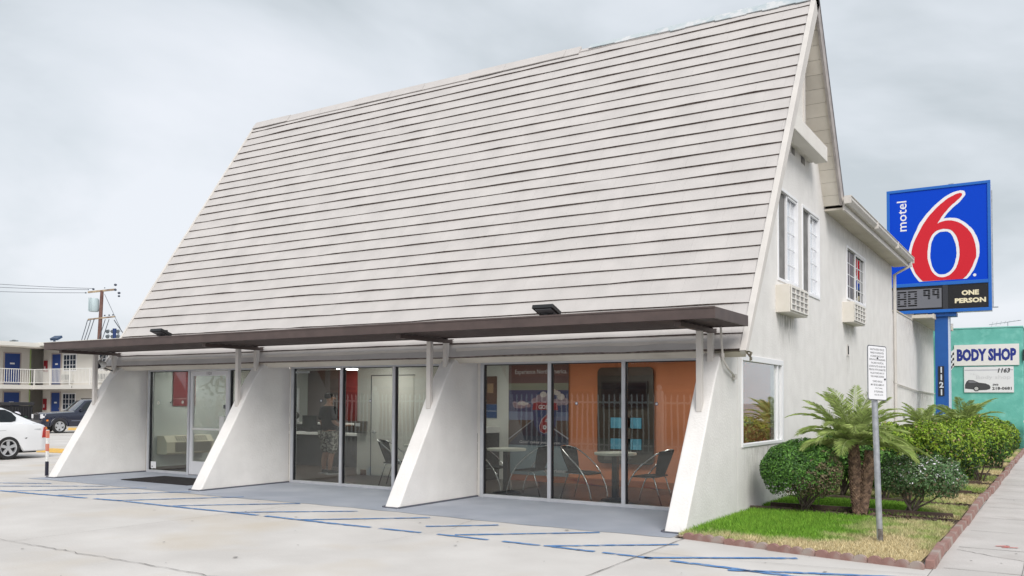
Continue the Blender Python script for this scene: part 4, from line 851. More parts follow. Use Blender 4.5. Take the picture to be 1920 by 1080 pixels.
# soil mounds & mulch chips
b = MB()
for (y0, y1) in beds[:5]:
    for k in range(420 if y0 < 3 else 120):
        x, y = rng.uniform(.05, 2.7), rng.uniform(y0+.03, y1-.03); r = rng.uniform(.012, .035); a = rng.random()*6.28; t1, t2 = rng.normal(0, .5, 2)
        u = Vector((math.cos(a), math.sin(a), t1*.4))*r*1.6; v = Vector((-math.sin(a), math.cos(a), t2*.4))*r*.6; c0 = Vector((x, y, .032+rng.random()*.015)); b.add([c0-u-v, c0+u-v, c0+u+v, c0-u+v], [(0, 1, 2, 3)])
b.build('bark_mulch', mat('mulch', (.15, .095, .07), (.06, .042, .035), scale=8, rough=1, island=.4), kind='stuff'); bpy.data.objects['bark_mulch']['label'] = 'brown bark chips strewn over the planting beds'; bpy.data.objects['bark_mulch']['category'] = 'mulch'
# grass blades
def blades(regions, name):
    P = []; 
    for (x0, x1, y0, y1, n, front, hh) in regions:
        x = rng.uniform(x0, x1, n); y = rng.uniform(y0, y1, n)
        if front: ok = y > (front_y(x)+.05); x, y = x[ok], y[ok]
        P.append(np.stack([x, y, np.full(len(x), hh)], 1))
    P = np.concatenate(P); n = len(P); d = np.array([dryness(a, c_) for a, c_ in P[:, :2]])
    h = P[:, 2]*rng.uniform(.5, 1.25, n)*(1.1-.55*np.clip(d, 0, 1)); a = rng.random(n)*6.283; lean = rng.normal(0, .5, (n, 2))*h[:, None]; w = .0035+.0035*rng.random(n)
    base = np.stack([P[:, 0], P[:, 1], np.full(n, .03)], 1); du = np.stack([np.cos(a)*w, np.sin(a)*w, np.zeros(n)], 1)
    top = base+np.stack([lean[:, 0], lean[:, 1], h], 1)
    V = np.stack([base-du, base+du, top], 1).reshape(-1, 3); me = bpy.data.meshes.new(name)
    me.vertices.add(3*n); me.vertices.foreach_set('co', V.ravel()); me.loops.add(3*n); me.loops.foreach_set('vertex_index', np.arange(3*n)); me.polygons.add(n); me.polygons.foreach_set('loop_start', np.arange(n)*3); me.polygons.foreach_set('loop_total', np.full(n, 3)); me.update(); me.validate()
    me.materials.append(blade); at = me.attributes.new('dry', 'FLOAT', 'POINT'); at.data.foreach_set('value', np.repeat(d, 3)); o = link(bpy.data.objects.new(name, me)); return o
regs = [(.02, 2.72, -2.95, .55, 52000, True, .06)]
for i, (a, c_) in enumerate(segs): regs.append((.02, 2.72, a, c_, [26000, 12000, 9000, 7000, 5000, 5000, 12000][i], False, .055))
o = blades(regs, 'grass'); o['kind'] = 'stuff'; o['label'] = 'short patchy green and yellow lawn grass between the wall and the kerb'; o['category'] = 'grass'
# dark edging boards between the strips
bl = ['dark timber edging board behind the first lawn, nearest the corner', 'dark timber edging board behind the flowering shrub', 'dark timber edging board beside the second lawn strip', 'dark timber edging board in front of the big hedge shrub', 'dark timber edging board between the hedge shrubs', 'dark timber edging board far along the strip', 'dark timber edging board farthest along the strip']
bs = [((.15, 1.10), (2.66, 1.16)), ((.02, .50), (.62, .56)), ((.2, 2.72), (1.9, 2.76)), ((1.2, 4.85), (2.60, 4.90)), ((1.2, 7.1), (2.6, 7.15)), ((1.3, 9.6), (2.6, 9.62)), ((1.3, 12.2), (2.6, 12.2))]
for lab, (p, q) in zip(bl, bs):
    b = MB(); d = Vector((q[0]-p[0], q[1]-p[1], 0)); nn = Vector((-d.y, d.x, 0)).normalized()*.035; b.obox((p[0], p[1], .02), d, nn, (0, 0, .085)); single(b, 'edging_board', wood, lab, 'board', (p[0], p[1], .02), 'timber edging boards', bevel=.006)
# scalloped edging blocks
def scallop(nsc, w=.155, h=.075, th=.055):
    P = [(0, 0), (nsc*w, 0)]; top = []
    for i in range(nsc):
        for k in range(7): a = math.pi*k/6; top.append((i*w+w/2-math.cos(a)*w/2*.98, .035+h*.62*math.sin(a)))
    return P+list(reversed(top))
blk = MB(); blk.plate(scallop(4), [], 'Y', -.028, .028)
e0 = tag(blk.build('edging_block', brick, bevel=.008), 'scalloped red concrete edging block in the row in front of the first lawn', 'edging block', 'scalloped edging blocks along the lawn front')
p = Vector((.12, -2.44, 0)); q = Vector((2.80, -2.95, 0)); L_ = .62; d = (q-p); n_ = int(d.length/L_+.999); first = True
for i in range(n_):
    o = e0 if first else e0.copy()
    if not first: S.collection.objects.link(o)
    first = False; cpos = p+d*(i/n_)+Vector((0, -.05*math.sin(math.pi*i/n_)+rng.normal(0, .006), 0)); o.location = cpos+Vector((0, 0, rng.normal(.0, .004)-.005)); o.rotation_euler = (rng.normal(0, .03), rng.normal(0, .008), math.atan2(d.y, d.x)+rng.normal(0, .012)); o.scale = (d.length/n_/.62*.985, 1, 1)
blk = MB(); blk.plate([(0, 0), (1.207, 0), (1.207, .088), (1.19, .095), (.017, .095), (0, .088)], [], 'Y', -.05, .05); blk.v = [(x, y*(1 if z < .05 else .8), z) for x, y, z in blk.v]
k0 = tag(blk.build('kerb_block', brick, bevel=.028, seg=3), 'red concrete kerb block in the line between lawn and sidewalk', 'kerb block', 'red kerb blocks beside the sidewalk')
y = -2.92; first = True
while y < 24:
    o = k0 if first else k0.copy()
    if not first: S.collection.objects.link(o)
    first = False; o.location = (2.83+.012*math.sin(y*1.3)+rng.normal(0, .005), y, rng.normal(.004, .005)); o.rotation_euler = (rng.normal(0, .012), rng.normal(0, .012), R(90)+rng.normal(0, .012)); y += 1.212
# rubble where the wall meets the pavement
b = MB()
for k in range(9):
    b.ell((.05+rng.normal(0, .06), -2.36+rng.normal(0, .03), .02), (.03*rng.uniform(.5, 1.2), .02*rng.uniform(.5, 1.3), .018), 7, 5)
single(b, 'rubble', mat('rubble', (.22, .20, .17), (.4, .3, .2), scale=20), 'small heap of crumbled mortar at the foot of the wall corner', 'rubble', (.05, -2.36, 0))

def leafmat(name, c1, c2, tr=.25, isl=.45, rough=.55):
    m = mat(name, c1, c2, scale=5, rough=rough, island=isl, spec=.35); n = m.node_tree.nodes; l = m.node_tree.links; b_ = n['Principled BSDF']; o = n['Material Output']
    t = n.new('ShaderNodeBsdfTranslucent'); mx = n.new('ShaderNodeMixShader'); mx.inputs[0].default_value = tr; l.new(b_.inputs['Base Color'].links[0].from_socket, t.inputs[0]); l.new(b_.outputs[0], mx.inputs[1]); l.new(t.outputs[0], mx.inputs[2]); l.new(mx.outputs[0], o.inputs[0]); return m
def leaves(name, ctr, rad, n, size, mats, parent, weights, seed=0, asp=1.9, shell=.30, gap=.35, flat_b=-.8, holes=None, lump=.12):
    g = np.random.default_rng(seed); ctr, rad = np.array(ctr), np.array(rad)
    d = g.normal(size=(n*2, 3)); d /= np.linalg.norm(d, axis=1)[:, None]; d = d[d[:, 2] > flat_b][:n]; n = len(d)
    lum = 1+lump*(np.sin(d[:, 0]*5+seed)*np.sin(d[:, 1]*6+1.3*seed)+.6*np.sin(d[:, 2]*9+seed)*np.cos(d[:, 0]*8)); t = 1-shell*g.random(n)**1.6
    cl = np.sin(d[:, 0]*13+2*seed)*np.sin(d[:, 1]*12+seed)*np.sin(d[:, 2]*14); keep = g.random(n) > gap*(cl > .15); 
    if holes is not None: keep &= ~holes(d, g)
    P = ctr+d*rad*(lum*t)[:, None]; P, d = P[keep], d[keep]; n = len(P)
    nrm = d+g.normal(0, .55, (n, 3)); nrm[:, 2] += .25; nrm /= np.linalg.norm(nrm, axis=1)[:, None]
    u = np.cross(nrm, g.normal(size=(n, 3))); u /= np.linalg.norm(u, axis=1)[:, None]; v = np.cross(nrm, u); s = size*g.uniform(.55, 1.3, n)[:, None]
    # leaf = 4-point kite folded a little
    V = np.stack([P-u*s*asp*.5, P-v*s*.42+nrm*s*.12, P+u*s*asp*.5, P+v*s*.42+nrm*s*.12], 1).reshape(-1, 3)
    me = bpy.data.meshes.new(name); me.vertices.add(4*n); me.vertices.foreach_set('co', V.ravel()); me.loops.add(4*n); me.loops.foreach_set('vertex_index', np.arange(4*n)); me.polygons.add(n); me.polygons.foreach_set('loop_start', np.arange(n)*4); me.polygons.foreach_set('loop_total', np.full(n, 4))
    for q in mats: me.materials.append(q)
    w = weights(d, P, g) if callable(weights) else g.choice(len(mats), n, p=weights)
    me.polygons.foreach_set('material_index', np.asarray(w, dtype=np.int32)); me.update(); me.validate()
    o = link(bpy.data.objects.new(name, me)); o.parent = parent; o.location = -parent.location; return o
def branches(parent, base, ctr, rad, n, seed, m, r0=.016):
    g = np.random.default_rng(seed); b = MB(); base, ctr = Vector(base), Vector(ctr)
    for k in range(n):
        d = Vector(g.normal(size=3)).normalized(); d.z = abs(d.z)*.8-.25; tip = ctr+Vector((d.x*rad[0], d.y*rad[1], d.z*rad[2]))*.85
        p0 = base+Vector((g.normal(0, .05), g.normal(0, .05), 0)); mid = p0.lerp(tip, .45)+Vector(g.normal(0, .05, 3)); mid.z = max(mid.z, .08)
        b.tube([p0, p0.lerp(mid, .5)+Vector((0, 0, .03)), mid, tip], [r0*1.2, r0, r0*.7, r0*.25], 6)
        for j in range(4): t2 = mid.lerp(tip, g.random())+Vector(g.normal(0, .10, 3)); b.tube([mid.lerp(tip, g.random()*.5), t2], [r0*.4, r0*.15], 4)
    return b.build('branches', m, parent, smooth=True)
bark = mat('twig_bark', (.14, .11, .09), (.24, .20, .17), scale=20, rough=.95)
lg1 = leafmat('leaf_mid', (.12, .27, .05), (.17, .36, .07)); lg2 = leafmat('leaf_dark', (.05, .12, .035), (.07, .16, .045)); lg3 = leafmat('leaf_dry', (.23, .19, .11), (.16, .13, .08))
ly1 = leafmat('leaf_yellow_green', (.30, .42, .04), (.22, .36, .035)); ly2 = leafmat('leaf_deep_shade', (.025, .07, .014), (.05, .115, .02)); ly3 = leafmat('leaf_tan', (.42, .33, .16), (.34, .25, .12))  # the deep green also paints the shadow in the hedge gaps
lgg = leafmat('leaf_greygreen', (.20, .30, .15), (.14, .25, .10)); flower = simple('petal_white', (.75, .72, .78), .8)
def shrub(lab, base, ctr, rad, n, size, mats, weights, seed, nb=9, **k):
    t = thing('shrub', lab, 'shrub', base, 'clipped shrubs along the side wall')
    leaves('foliage', ctr, rad, n, size, mats, t, weights, seed, **k); branches(t, base, ctr, rad, nb, seed, bark); return t
def dryside(d, P, g):
    r = g.random(len(d)); w = np.where(r < .62, 0, 1); s = np.clip((d[:, 0]*.9-d[:, 2]*.7-.15+.35*np.sin(P[:, 2]*31)*np.sin(P[:, 0]*27))*1.3, 0, .72); w = np.where(g.random(len(d)) < s, 2, w); return w
shrub('round clipped green shrub touching the white wall, browning on its right side', (.76, .72, .02), (.74, .62, .645), (.58, .54, .46), 30000, .022, [lg1, lg2, lg3], dryside, 1, 12, lump=.05, gap=.25, flat_b=-.78, holes=lambda d, g: (d[:, 2] < -.35)&(d[:, 0] < .5)&(g.random(len(d)) < .6))
def fl(d, P, g):
    r = g.random(len(d)); w = np.where(r < .45, 0, np.where(r < .82, 1, 2)); return np.where((d[:, 2] > -.1)&(r > .94), 3, w)
shrub('small loose shrub dotted with white flowers behind the parking sign', (2.12, 1.25, .02), (2.24, 1.30, .56), (.57, .50, .33), 17000, .022, [lgg, lg2, lg3, flower], fl, 2, 10, lump=.14, gap=.45, holes=lambda d, g: (d[:, 2] < -.3)&(g.random(len(d)) < .5))
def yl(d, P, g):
    r = g.random(len(d)); up = np.clip(.5+d[:, 2]*.9, .12, .95); return np.where(r < up*.8, 0, np.where(r > .94, 2, 1))  # lower leaves get the near-black green, shade put into leaf colour
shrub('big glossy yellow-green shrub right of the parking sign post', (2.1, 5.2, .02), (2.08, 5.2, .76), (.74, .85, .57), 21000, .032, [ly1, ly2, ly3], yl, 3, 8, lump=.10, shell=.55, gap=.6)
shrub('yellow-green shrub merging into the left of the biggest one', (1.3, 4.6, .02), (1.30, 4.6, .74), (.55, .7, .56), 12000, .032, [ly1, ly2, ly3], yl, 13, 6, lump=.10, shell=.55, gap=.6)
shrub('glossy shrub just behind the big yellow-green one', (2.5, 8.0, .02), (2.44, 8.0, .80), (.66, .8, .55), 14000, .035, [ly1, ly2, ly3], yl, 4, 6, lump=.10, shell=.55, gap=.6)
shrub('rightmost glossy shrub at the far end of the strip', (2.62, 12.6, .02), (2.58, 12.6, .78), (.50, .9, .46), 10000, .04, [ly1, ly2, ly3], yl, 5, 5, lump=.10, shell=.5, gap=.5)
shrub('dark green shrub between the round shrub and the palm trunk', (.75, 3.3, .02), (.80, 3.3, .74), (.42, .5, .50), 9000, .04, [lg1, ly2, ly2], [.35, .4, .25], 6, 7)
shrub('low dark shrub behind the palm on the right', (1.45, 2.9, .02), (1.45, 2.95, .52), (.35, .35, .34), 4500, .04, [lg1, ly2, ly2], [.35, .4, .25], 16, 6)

def palm(lab, base, hs, nf, fl_, seed, sc=1., tr=.13):
    t = thing('palm', lab, 'palm', base, 'small feather palms'); g = np.random.default_rng(seed); base = Vector(base)
    tm = mat('palm_trunk', (.34, .23, .16), (.15, .10, .075), scale=16, rough=.95, island=.35)
    b = MB()
    for h_, ox, oy in hs:
        n = 16; pts = [base+Vector((ox*(i/n)**1.0+ox*.35, oy*(i/n)+oy*.35, h_*i/n)) for i in range(n+1)]; b.tube(pts, [tr*(.75+.30*math.sin(min(1, i/n*1.15)*math.pi*.9))*(1 if i else 1.15) for i in range(n+1)], 14)
        rows = int(h_/.028)
        for r_ in range(rows):   # leaf-base scales
            for q in range(11):
                a = q*2*math.pi/11+(r_ % 2)*.28+g.normal(0, .05); f = r_/rows; c0 = base+Vector((ox*f+ox*.35, oy*f+oy*.35, h_*f)); rr = tr*(.75+.30*math.sin(min(1, f*1.15)*math.pi*.9)); o_ = Vector((math.cos(a), math.sin(a), 0)); s_ = Vector((-math.sin(a), math.cos(a), 0)); l_ = g.uniform(.7, 1.3)
                b.add([c0+o_*rr*.92-s_*.034, c0+o_*rr*.92+s_*.034, c0+o_*(rr+.022*l_)+Vector((0, 0, .055*l_))+s_*.012, c0+o_*(rr+.022*l_)+Vector((0, 0, .055*l_))-s_*.012, c0+o_*rr*.9+Vector((0, 0, .06))], [(0, 1, 2, 3), (0, 3, 4), (1, 4, 2), (3, 2, 4)])
    b.build('trunk', tm, t)
    fr = leafmat('palm_leaf', (.36, .47, .14), (.48, .56, .22), .35, .35); V = []; Fc = []; MI = []; pet = MB()
    h_, ox, oy = hs[0]; top = base+Vector((ox*1.35, oy*1.35, h_+.02))
    for k in range(nf):
        a = k*2.39996+g.normal(0, .15); el = R(g.uniform(68, 84)) if k > nf*.9 else R(8+70*(k/nf)+g.normal(0, 8)); Ln = fl_*g.uniform(.8, 1.1); hd = Vector((math.cos(a), math.sin(a), 0)); n = 22; P = [top]; e_ = el; drop = g.uniform(.9, 1.55)*(1.0 if k < nf*.7 else .8)
        for i in range(n): e_ -= drop/n*(.4+1.2*i/n); P.append(P[-1]+(hd*math.cos(e_)+Vector((0, 0, 1))*math.sin(e_))*Ln/n)
        pet.tube(P[::3], [.011*sc*(1-.8*i/len(P[::3])) for i in range(len(P[::3]))], 5)
        side = Vector((-math.sin(a), math.cos(a), 0)); m_n = 50
        for j in range(m_n):
            f = .16+.83*j/m_n; x = f*n; i0 = int(x); i0 = min(i0, n-1); p0 = P[i0].lerp(P[i0+1], x-i0); tg = (P[i0+1]-P[i0]).normalized(); upv = side.cross(tg)*-1 if side.cross(tg).z < 0 else side.cross(tg)
            for s in (-1, 1):
                ll = fl_*.235*math.sin(math.pi*(.18+.78*f))**.8*g.uniform(.85, 1.15); dr = (side*s*.78+tg*(.60+.6*f)+upv*.25+Vector(g.normal(0, .07, 3))).normalized(); dn = Vector((0, 0, -1)); mid = p0+dr*ll*.5+dn*ll*.06; tip = p0+dr*ll+dn*ll*.28; wv = dr.cross(Vector((0, 0, 1))).normalized()*.0029*sc
                o_ = len(V); V += [p0-wv*.6, p0+wv*.6, mid+wv, tip, mid-wv]; Fc.append((o_, o_+1, o_+2, o_+3, o_+4))
    b = MB(); b.add(V, Fc); b.build('fronds', fr, t); pet.build('frond_stems', mat('stem', (.30, .36, .14), rough=.6), t); return t
palm('small feather palm with two rough brown trunks behind the parking sign', (1.46, .96, .02), [(.98, -.05, .0), (.90, .12, .03)], 42, 1.06, 11, 1., .072)
palm('second feather palm rising behind the hedge shrubs at the blue pole', (2.05, 9.6, .02), [(1.0, .02, 0)], 40, 1.0, 12, 1.6, .1)
palm('low young palm between the near palm and the flowering shrub', (1.75, 3.4, .02), [(.3, .02, 0)], 16, .6, 14, 1.1, .07)
palm('grey-green palm at the left of the second palm by the blue pole', (1.15, 10.8, .02), [(.95, 0, 0)], 34, .9, 15, 1.6, .1)
# ================================================================== PARKING SIGN
sg = thing('parking_sign', 'narrow white tow-away notice with black text on a leaning galvanised post in the lawn', 'sign', (2.17, -1.62, .03))
b = MB(); b.tube([(2.17, -1.62, -.02), (2.14, -1.62, 1.1), (2.105, -1.62, 2.26)], .034, 16); post = b.build('post', galv, sg, smooth=True, auto=50)
b = MB(); b.tube([(2.17, -1.62, .03), (2.1685, -1.62, .09), (2.166, -1.62, .19)], .0348, 16); b.build('rusty_foot', mat('rust_foot', (.07, .05, .04), (.2, .19, .18), scale=22, rough=.9), post)
ang = R(61); Rv = Vector((math.cos(ang), math.sin(ang), -.035)).normalized(); Uv = Vector((-.035, 0, 1)); Uv = (Uv-Rv*Uv.dot(Rv)).normalized(); Nv = Rv.cross(Uv)
cc = Vector((2.118, -1.62, 1.975))+Nv*.045
Wd, Hd = .33, .635
def plate_on(mb, cc, w, h, r, d0, d1, m=0):
    P = rrect(-w/2, w/2, -h/2, h/2, r); n = len(P)
    V = [cc+Rv*a+Uv*e_+Nv*d0 for a, e_ in P]+[cc+Rv*a+Uv*e_+Nv*d1 for a, e_ in P]
    mb.add(V, [tuple(reversed(range(n))), tuple(range(n, 2*n))]+[(i, (i+1) % n, (i+1) % n+n, i+n) for i in range(n)], m)
b = MB(); plate_on(b, cc, Wd, Hd, .03, -.002, .002, 0); plate_on(b, cc, Wd-.008, Hd-.008, .027, .0022, .003, 1); plate_on(b, cc, Wd-.022, Hd-.022, .022, .0032, .004, 2)
panel = b.build('sign_panel', [galv, blackt, simple('sign_face', (.78, .78, .80), .45)], sg)
b = MB()
lines = ['UNAUTHORIZED VEHICLES', 'PARKED IN DESIGNATED', 'ACCESSIBLE SPACES NOT', 'DISPLAYING DISTINGUISHING', 'PLACARDS OR SPECIAL', 'LICENSE PLATES ISSUED FOR', 'PERSONS WITH DISABILITIES', 'WILL BE TOWED AWAY AT', "THE OWNER'S EXPENSE.", None, 'TOWED VEHICLES', 'MAY BE RECLAIMED AT', ' A & A Towing', '   BY TELEPHONING', '   (562) 861-2270']
wd = [.245, .23, .235, .27, .215, .28, .28, .24, .23, 0, .165, .225, .12, .15, .145]
z = Hd/2-.048
for s_, w in zip(lines, wd):
    if s_: text_mb(b, s_.strip(), cc+Uv*z+Rv*(.02 if s_[0] == ' ' else 0), Rv, Uv, w=w, h=.022, depth=.0046, bold=.004)
    z -= .039 if s_ else .018
b.build('lettering', blackt, panel)
b = MB(); b.tube([cc+Uv*.17+Nv*.004, cc+Uv*.17+Nv*.012], .009, 8); b.tube([cc-Uv*.07+Rv*.125+Nv*.004, cc-Uv*.07+Rv*.125+Nv*.012], .011, 8); b.build('bolt', blackt, panel)

# ================================================================== MOTEL SIGN
ms = thing('motel_sign', 'tall blue cabinet sign with a big red 6 on a blue pole', 'sign', (.77, 18.2, 0))
b = MB(); b.box(.58, .96, 18.12, 18.5, 0, 4.42); b.box(.40, 1.20, 18.05, 18.55, 4.38, 4.50)
pole = b.build('pole', bluepole, ms, bevel=.01)
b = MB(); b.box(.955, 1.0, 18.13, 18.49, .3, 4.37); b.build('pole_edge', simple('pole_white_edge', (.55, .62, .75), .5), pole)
b = MB()
for i, ch in enumerate('1121'):
    zc = 2.70-i*.235
    b.box(.665, .835, 18.098, 18.119, zc-.118, zc+.117, 0); text_mb(b, ch, (.755, 18.097, zc), (1, 0, 0), (0, 0, 1), h=.185, depth=.002, bold=.03, m=1)
b.build('number_plate', [simple('plate_black', (.012, .012, .02)), simple('plate_white', (.62, .66, .72))], pole)
SX0, SX1, SZ0, SZ1 = -.78, 2.19, 4.50, 8.52; YF = 18.0
b = MB(); b.box(SX0+.02, SX1-.02, YF+.06, YF+.60, SZ0+.02, SZ1-.02)
cab = b.build('cabinet', mat('cabinet_white', (.66, .68, .74), (.58, .60, .66), scale=3, rough=.5), ms, bevel=.01)
b = MB()
for (a, c_, d, e_) in ((SX0, SX1, SZ0, SZ0+.10), (SX0, SX1, SZ1-.09, SZ1), (SX0, SX0+.09, SZ0+.10, SZ1-.09), (SX1-.09, SX1, SZ0+.10, SZ1-.09), (SX0+.09, SX1-.09, 5.36, 5.47)): b.box(a, c_, YF-.03, YF+.06, d, e_)
b.build('frame', bluef, cab, bevel=.008)
b = MB(); b.box(SX0+.09, SX1-.09, YF+.0, YF+.05, 5.47, SZ1-.09); b.build('blue_face', blues, cab)
b = MB(); b.box(SX0+.09, SX1-.09, YF+.0, YF+.05, SZ0+.10, 5.36); b.build('price_board', simple('board_black', (.012, .012, .014), .35), cab)
zc = lambda P: [(x, max(z, 5.472)) for x, z in P]
b = MB(); b.plate(zc(LOGO_WHITE), [LOGO_BLUE], 'Y', YF-.004, YF-.001, 0); b.plate(zc(LOGO_RED), [LOGO_HOLE], 'Y', YF-.009, YF-.0045, 1)
n = 20; b.add([(1.73+.045*math.cos(i*2*math.pi/n), YF-.003, 5.62+.045*math.sin(i*2*math.pi/n)) for i in range(n)], [tuple(range(n))], 0)
b.build('number_six', [whites, reds], cab)
b = MB(); text_mb(b, 'motel', (-.33, YF-.003, 7.66), (0, 0, 1), (-1, 0, 0), w=.98, h=.29, depth=.0, bold=.008); b.build('motel_lettering', whites, cab)
b = MB(); text_mb(b, 'ONE', (1.60, YF-.003, 5.085), (1, 0, 0), (0, 0, 1), w=.48, h=.16, depth=0, bold=.05); text_mb(b, 'PERSON', (1.60, YF-.003, 4.845), (1, 0, 0), (0, 0, 1), w=.86, h=.155, depth=0, bold=.05); b.build('person_lettering', simple('cream_letter', (.80, .72, .50)), cab)
b = MB(); b.box(-.66, .80, YF-.04, YF-.001, 4.66, 5.27, 0); b.box(.83, .98, YF-.02, YF-.001, 4.60, 5.36, 1); b.build('digit_panel', [simple('led_panel', (.15, .155, .18), .6), simple('led_side', (.03, .032, .04))], cab, bevel=.004)
b = MB()
def seg(cx, cz, w, h, on, r=.021):
    s = {'a': [(-w/2+w*i/3, h/2) for i in range(4)], 'g': [(-w/2+w*i/3, 0) for i in range(4)], 'd': [(-w/2+w*i/3, -h/2) for i in range(4)], 'b': [(w/2, h/2*i/3) for i in range(1, 3)], 'c': [(w/2, -h/2*i/3) for i in range(1, 3)], 'f': [(-w/2, h/2*i/3) for i in range(1, 3)], 'e': [(-w/2, -h/2*i/3) for i in range(1, 3)]}
    for k in on:
        for x, z in s[k]:
            for dxx in (-.016, .016): b.add([(cx+x+dxx+r*math.cos(t), YF-.042, cz+z+r*math.sin(t)) for t in np.linspace(0, 2*math.pi, 9)[:-1]], [tuple(range(8))])
seg(-.345, 4.97, .19, .44, 'abcdefg', .026); seg(-.035, 4.975, .19, .44, 'abcdefg', .026); seg(.38, 5.06, .13, .32, 'abcfg', .023); seg(.64, 5.07, .13, .32, 'abcfg', .023)
b.build('led_digits', simple('led_dark', (.006, .006, .008)), cab)
b = MB(); b.box(1.0, 1.02, YF+.2, YF+.3, SZ1-.02, SZ1+.06); b.box(1.14, 1.16, YF+.2, YF+.3, SZ1-.02, SZ1+.06); b.box(1.0, 1.16, YF+.2, YF+.3, SZ1+.06, SZ1+.075); b.box(SX1-.02, SX1+.012, YF+.56, YF+.60, SZ0+.15, SZ1-.2); b.box(SX1-.02, SX1+.14, YF+.5, YF+.53, SZ0+.12, SZ0+.16); b.build('brackets', galv, cab)

# ================================================================== SECOND CREAM BUILDING AND TEAL BODY SHOP
b2 = thing('rear_motel_block', 'lower cream stucco block with water stains behind the blue sign pole', 'building', (-5, 18.7, 0))
b = MB(); b.plate([(14.45, 0), (23.1, 0), (23.1, 4.72), (18.1, 4.72), (18.1, 4.26), (14.45, 4.26)], [], 'X', -12, -.02); w2 = b.build('wall', stucco, b2)
b = MB(); b.box(-.015, .58, 17.6, 23.3, 4.32, 4.42); b.box(-12.2, -.0, 18.1, 23.3, 4.725, 4.80); b.box(-12.2, -.0, 14.4, 18.09, 4.262, 4.30); b.build('roof', soffm, b2); b = MB(); b.box(.58, .62, 17.6, 23.3, 4.29, 4.44); b.build('fascia', soffm, b2)
b = MB()
for k in range(5): b.box(.1, .62, 23.32+k*.0, 23.34, 4.30+k*.06, 4.33+k*.06)
b.build('roof_battens', simple('batten', (.35, .30, .25)), b2)
b = MB(); b.tube([(.02, 14.45, 2.18), (.02, 18.3, 2.05), (.02, 23.0, 2.0)], .018, 8); b.build('wall_pipe', trim, b2)
b = MB(); b.box(-.02, .04, 15.6, 16.0, 1.25, 1.62); b.build('meter_box', simple('meter_grey', (.62, .63, .64)), b2)
stain('X', 14.6, 23, 3.2, 4.26, .0, w2, .55); stain('X', 16.5, 23, 1.3, 2.0, .0, w2, .8)
ts = thing('body_shop_building', 'turquoise stucco building end wall with painted signs at the end of the sidewalk', 'building', (0, 27, 0))
b = MB(); b.box(-9, 2.79, 24, 36, 0, 4.42); b.build('wall', teal, ts, bevel=.02)
b = MB(); b.box(-9.02, 2.81, 23.98, 36.02, 4.42, 4.46); b.build('coping', mat('teal_light', (.25, .58, .52), rough=.8), ts)
b = MB(); b.box(2.80, 2.9, 23.9, 24.1, 3.2, 3.6); b.build('wall_lamp', blackt, ts)
t = thing('body_shop_sign', 'white board lettered BODY SHOP in blue with a chequered flag at its left', 'sign', (1.6, 23.97, 3.4))
Rx, Uz = Vector((1, 0, 0)), Vector((0, 0, 1))
b = MB(); b.box(.58, 2.68, 23.95, 23.99, 3.05, 3.82); pn = b.build('sign_panel', simple('board_cream', (.78, .76, .74)), t)
b = MB(); text_mb(b, 'BODY SHOP', (1.63, 23.947, 3.44), Rx, Uz, w=1.92, h=.46, depth=.001, bold=.055); b.build('lettering', navyt, pn)
b = MB(); b.plate([(.58, 3.67), (.37, 3.49), (.36, 3.2), (.43, 2.95), (.47, 2.88), (.58, 3.05)], [], 'Y', 23.955, 23.985, 0)
k = 0
for j in range(6):
    for i in range(3):
        if (i+j) % 2 == 0:
            x, z = .395+i*.062, 3.52-j*.10; q = [(x, z), (x+.055, z+.045), (x+.062, z-.05), (x+.0, z-.09)]
            if x+.062 < .585 and z < 3.7: b.add([(a, 23.952, e_) for a, e_ in reversed(q)], [(0, 1, 2, 3)], 1)
b.build('chequered_flag', [whites, blackt], pn)
t = thing('car_repair_banner', 'white banner reading 1163 with a dark car picture and a phone number below BODY SHOP', 'sign', (1.7, 23.97, 2.5))
b = MB(); b.box(.90, 2.50, 23.955, 23.985, 2.06, 3.0); pn = b.build('banner', simple('banner_white', (.76, .76, .78)), t)
b = MB(); b.box(.92, 2.48, 23.952, 23.9545, 2.86, 2.90); b.build('grey_band', simple('band', (.5, .5, .55)), pn)
b = MB(); text_mb(b, '1163', (2.19, 23.950, 2.86), Rx, Uz, w=.40, h=.17, depth=.0, bold=.03, shear=.25); text_mb(b, '(562)', (1.92, 23.950, 2.335), Rx, Uz, w=.18, h=.08, depth=0, bold=.04); text_mb(b, '218-0681', (2.12, 23.950, 2.21), Rx, Uz, w=.62, h=.105, depth=0, bold=.03); b.build('lettering', blackt, pn)
b = MB(); text_mb(b, 'Body shop', (1.85, 23.950, 2.60), Rx, Uz, w=1.1, h=.17, depth=0, bold=.0); text_mb(b, 'T & J', (1.2, 23.950, 2.72), Rx, Uz, w=.2, h=.07, depth=0); b.build('faded_lettering', simple('faded', (.64, .64, .66)), pn)
carp = [(.93, 2.20), (.93, 2.34), (.98, 2.46), (1.05, 2.52), (1.2, 2.51), (1.38, 2.42), (1.6, 2.39), (1.72, 2.33), (1.76, 2.26), (1.74, 2.18), (1.62, 2.15), (1.42, 2.14), (1.2, 2.17)]
b = MB(); b.plate(carp, [], 'Y', 23.951, 23.954, 0); b.plate([(1.02, 2.44), (1.08, 2.49), (1.2, 2.48), (1.33, 2.42), (1.1, 2.41)], [], 'Y', 23.949, 23.9508, 1)
b.tube([(1.30, 23.950, 2.20), (1.30, 23.9495, 2.20)], .10, 18, 2); b.tube([(1.30, 23.9493, 2.20), (1.30, 23.949, 2.20)], .065, 18, 3); b.build('car_picture', [simple('pic_grey', (.06, .06, .065)), simple('pic_win', (.2, .2, .22)), simple('pic_tyre', (.02, .02, .02)), simple('pic_rim', (.45, .45, .45))], pn)
an = thing('tv_antenna', 'thin television antenna on the turquoise building roof', 'antenna', (2.2, 27, 4.45))
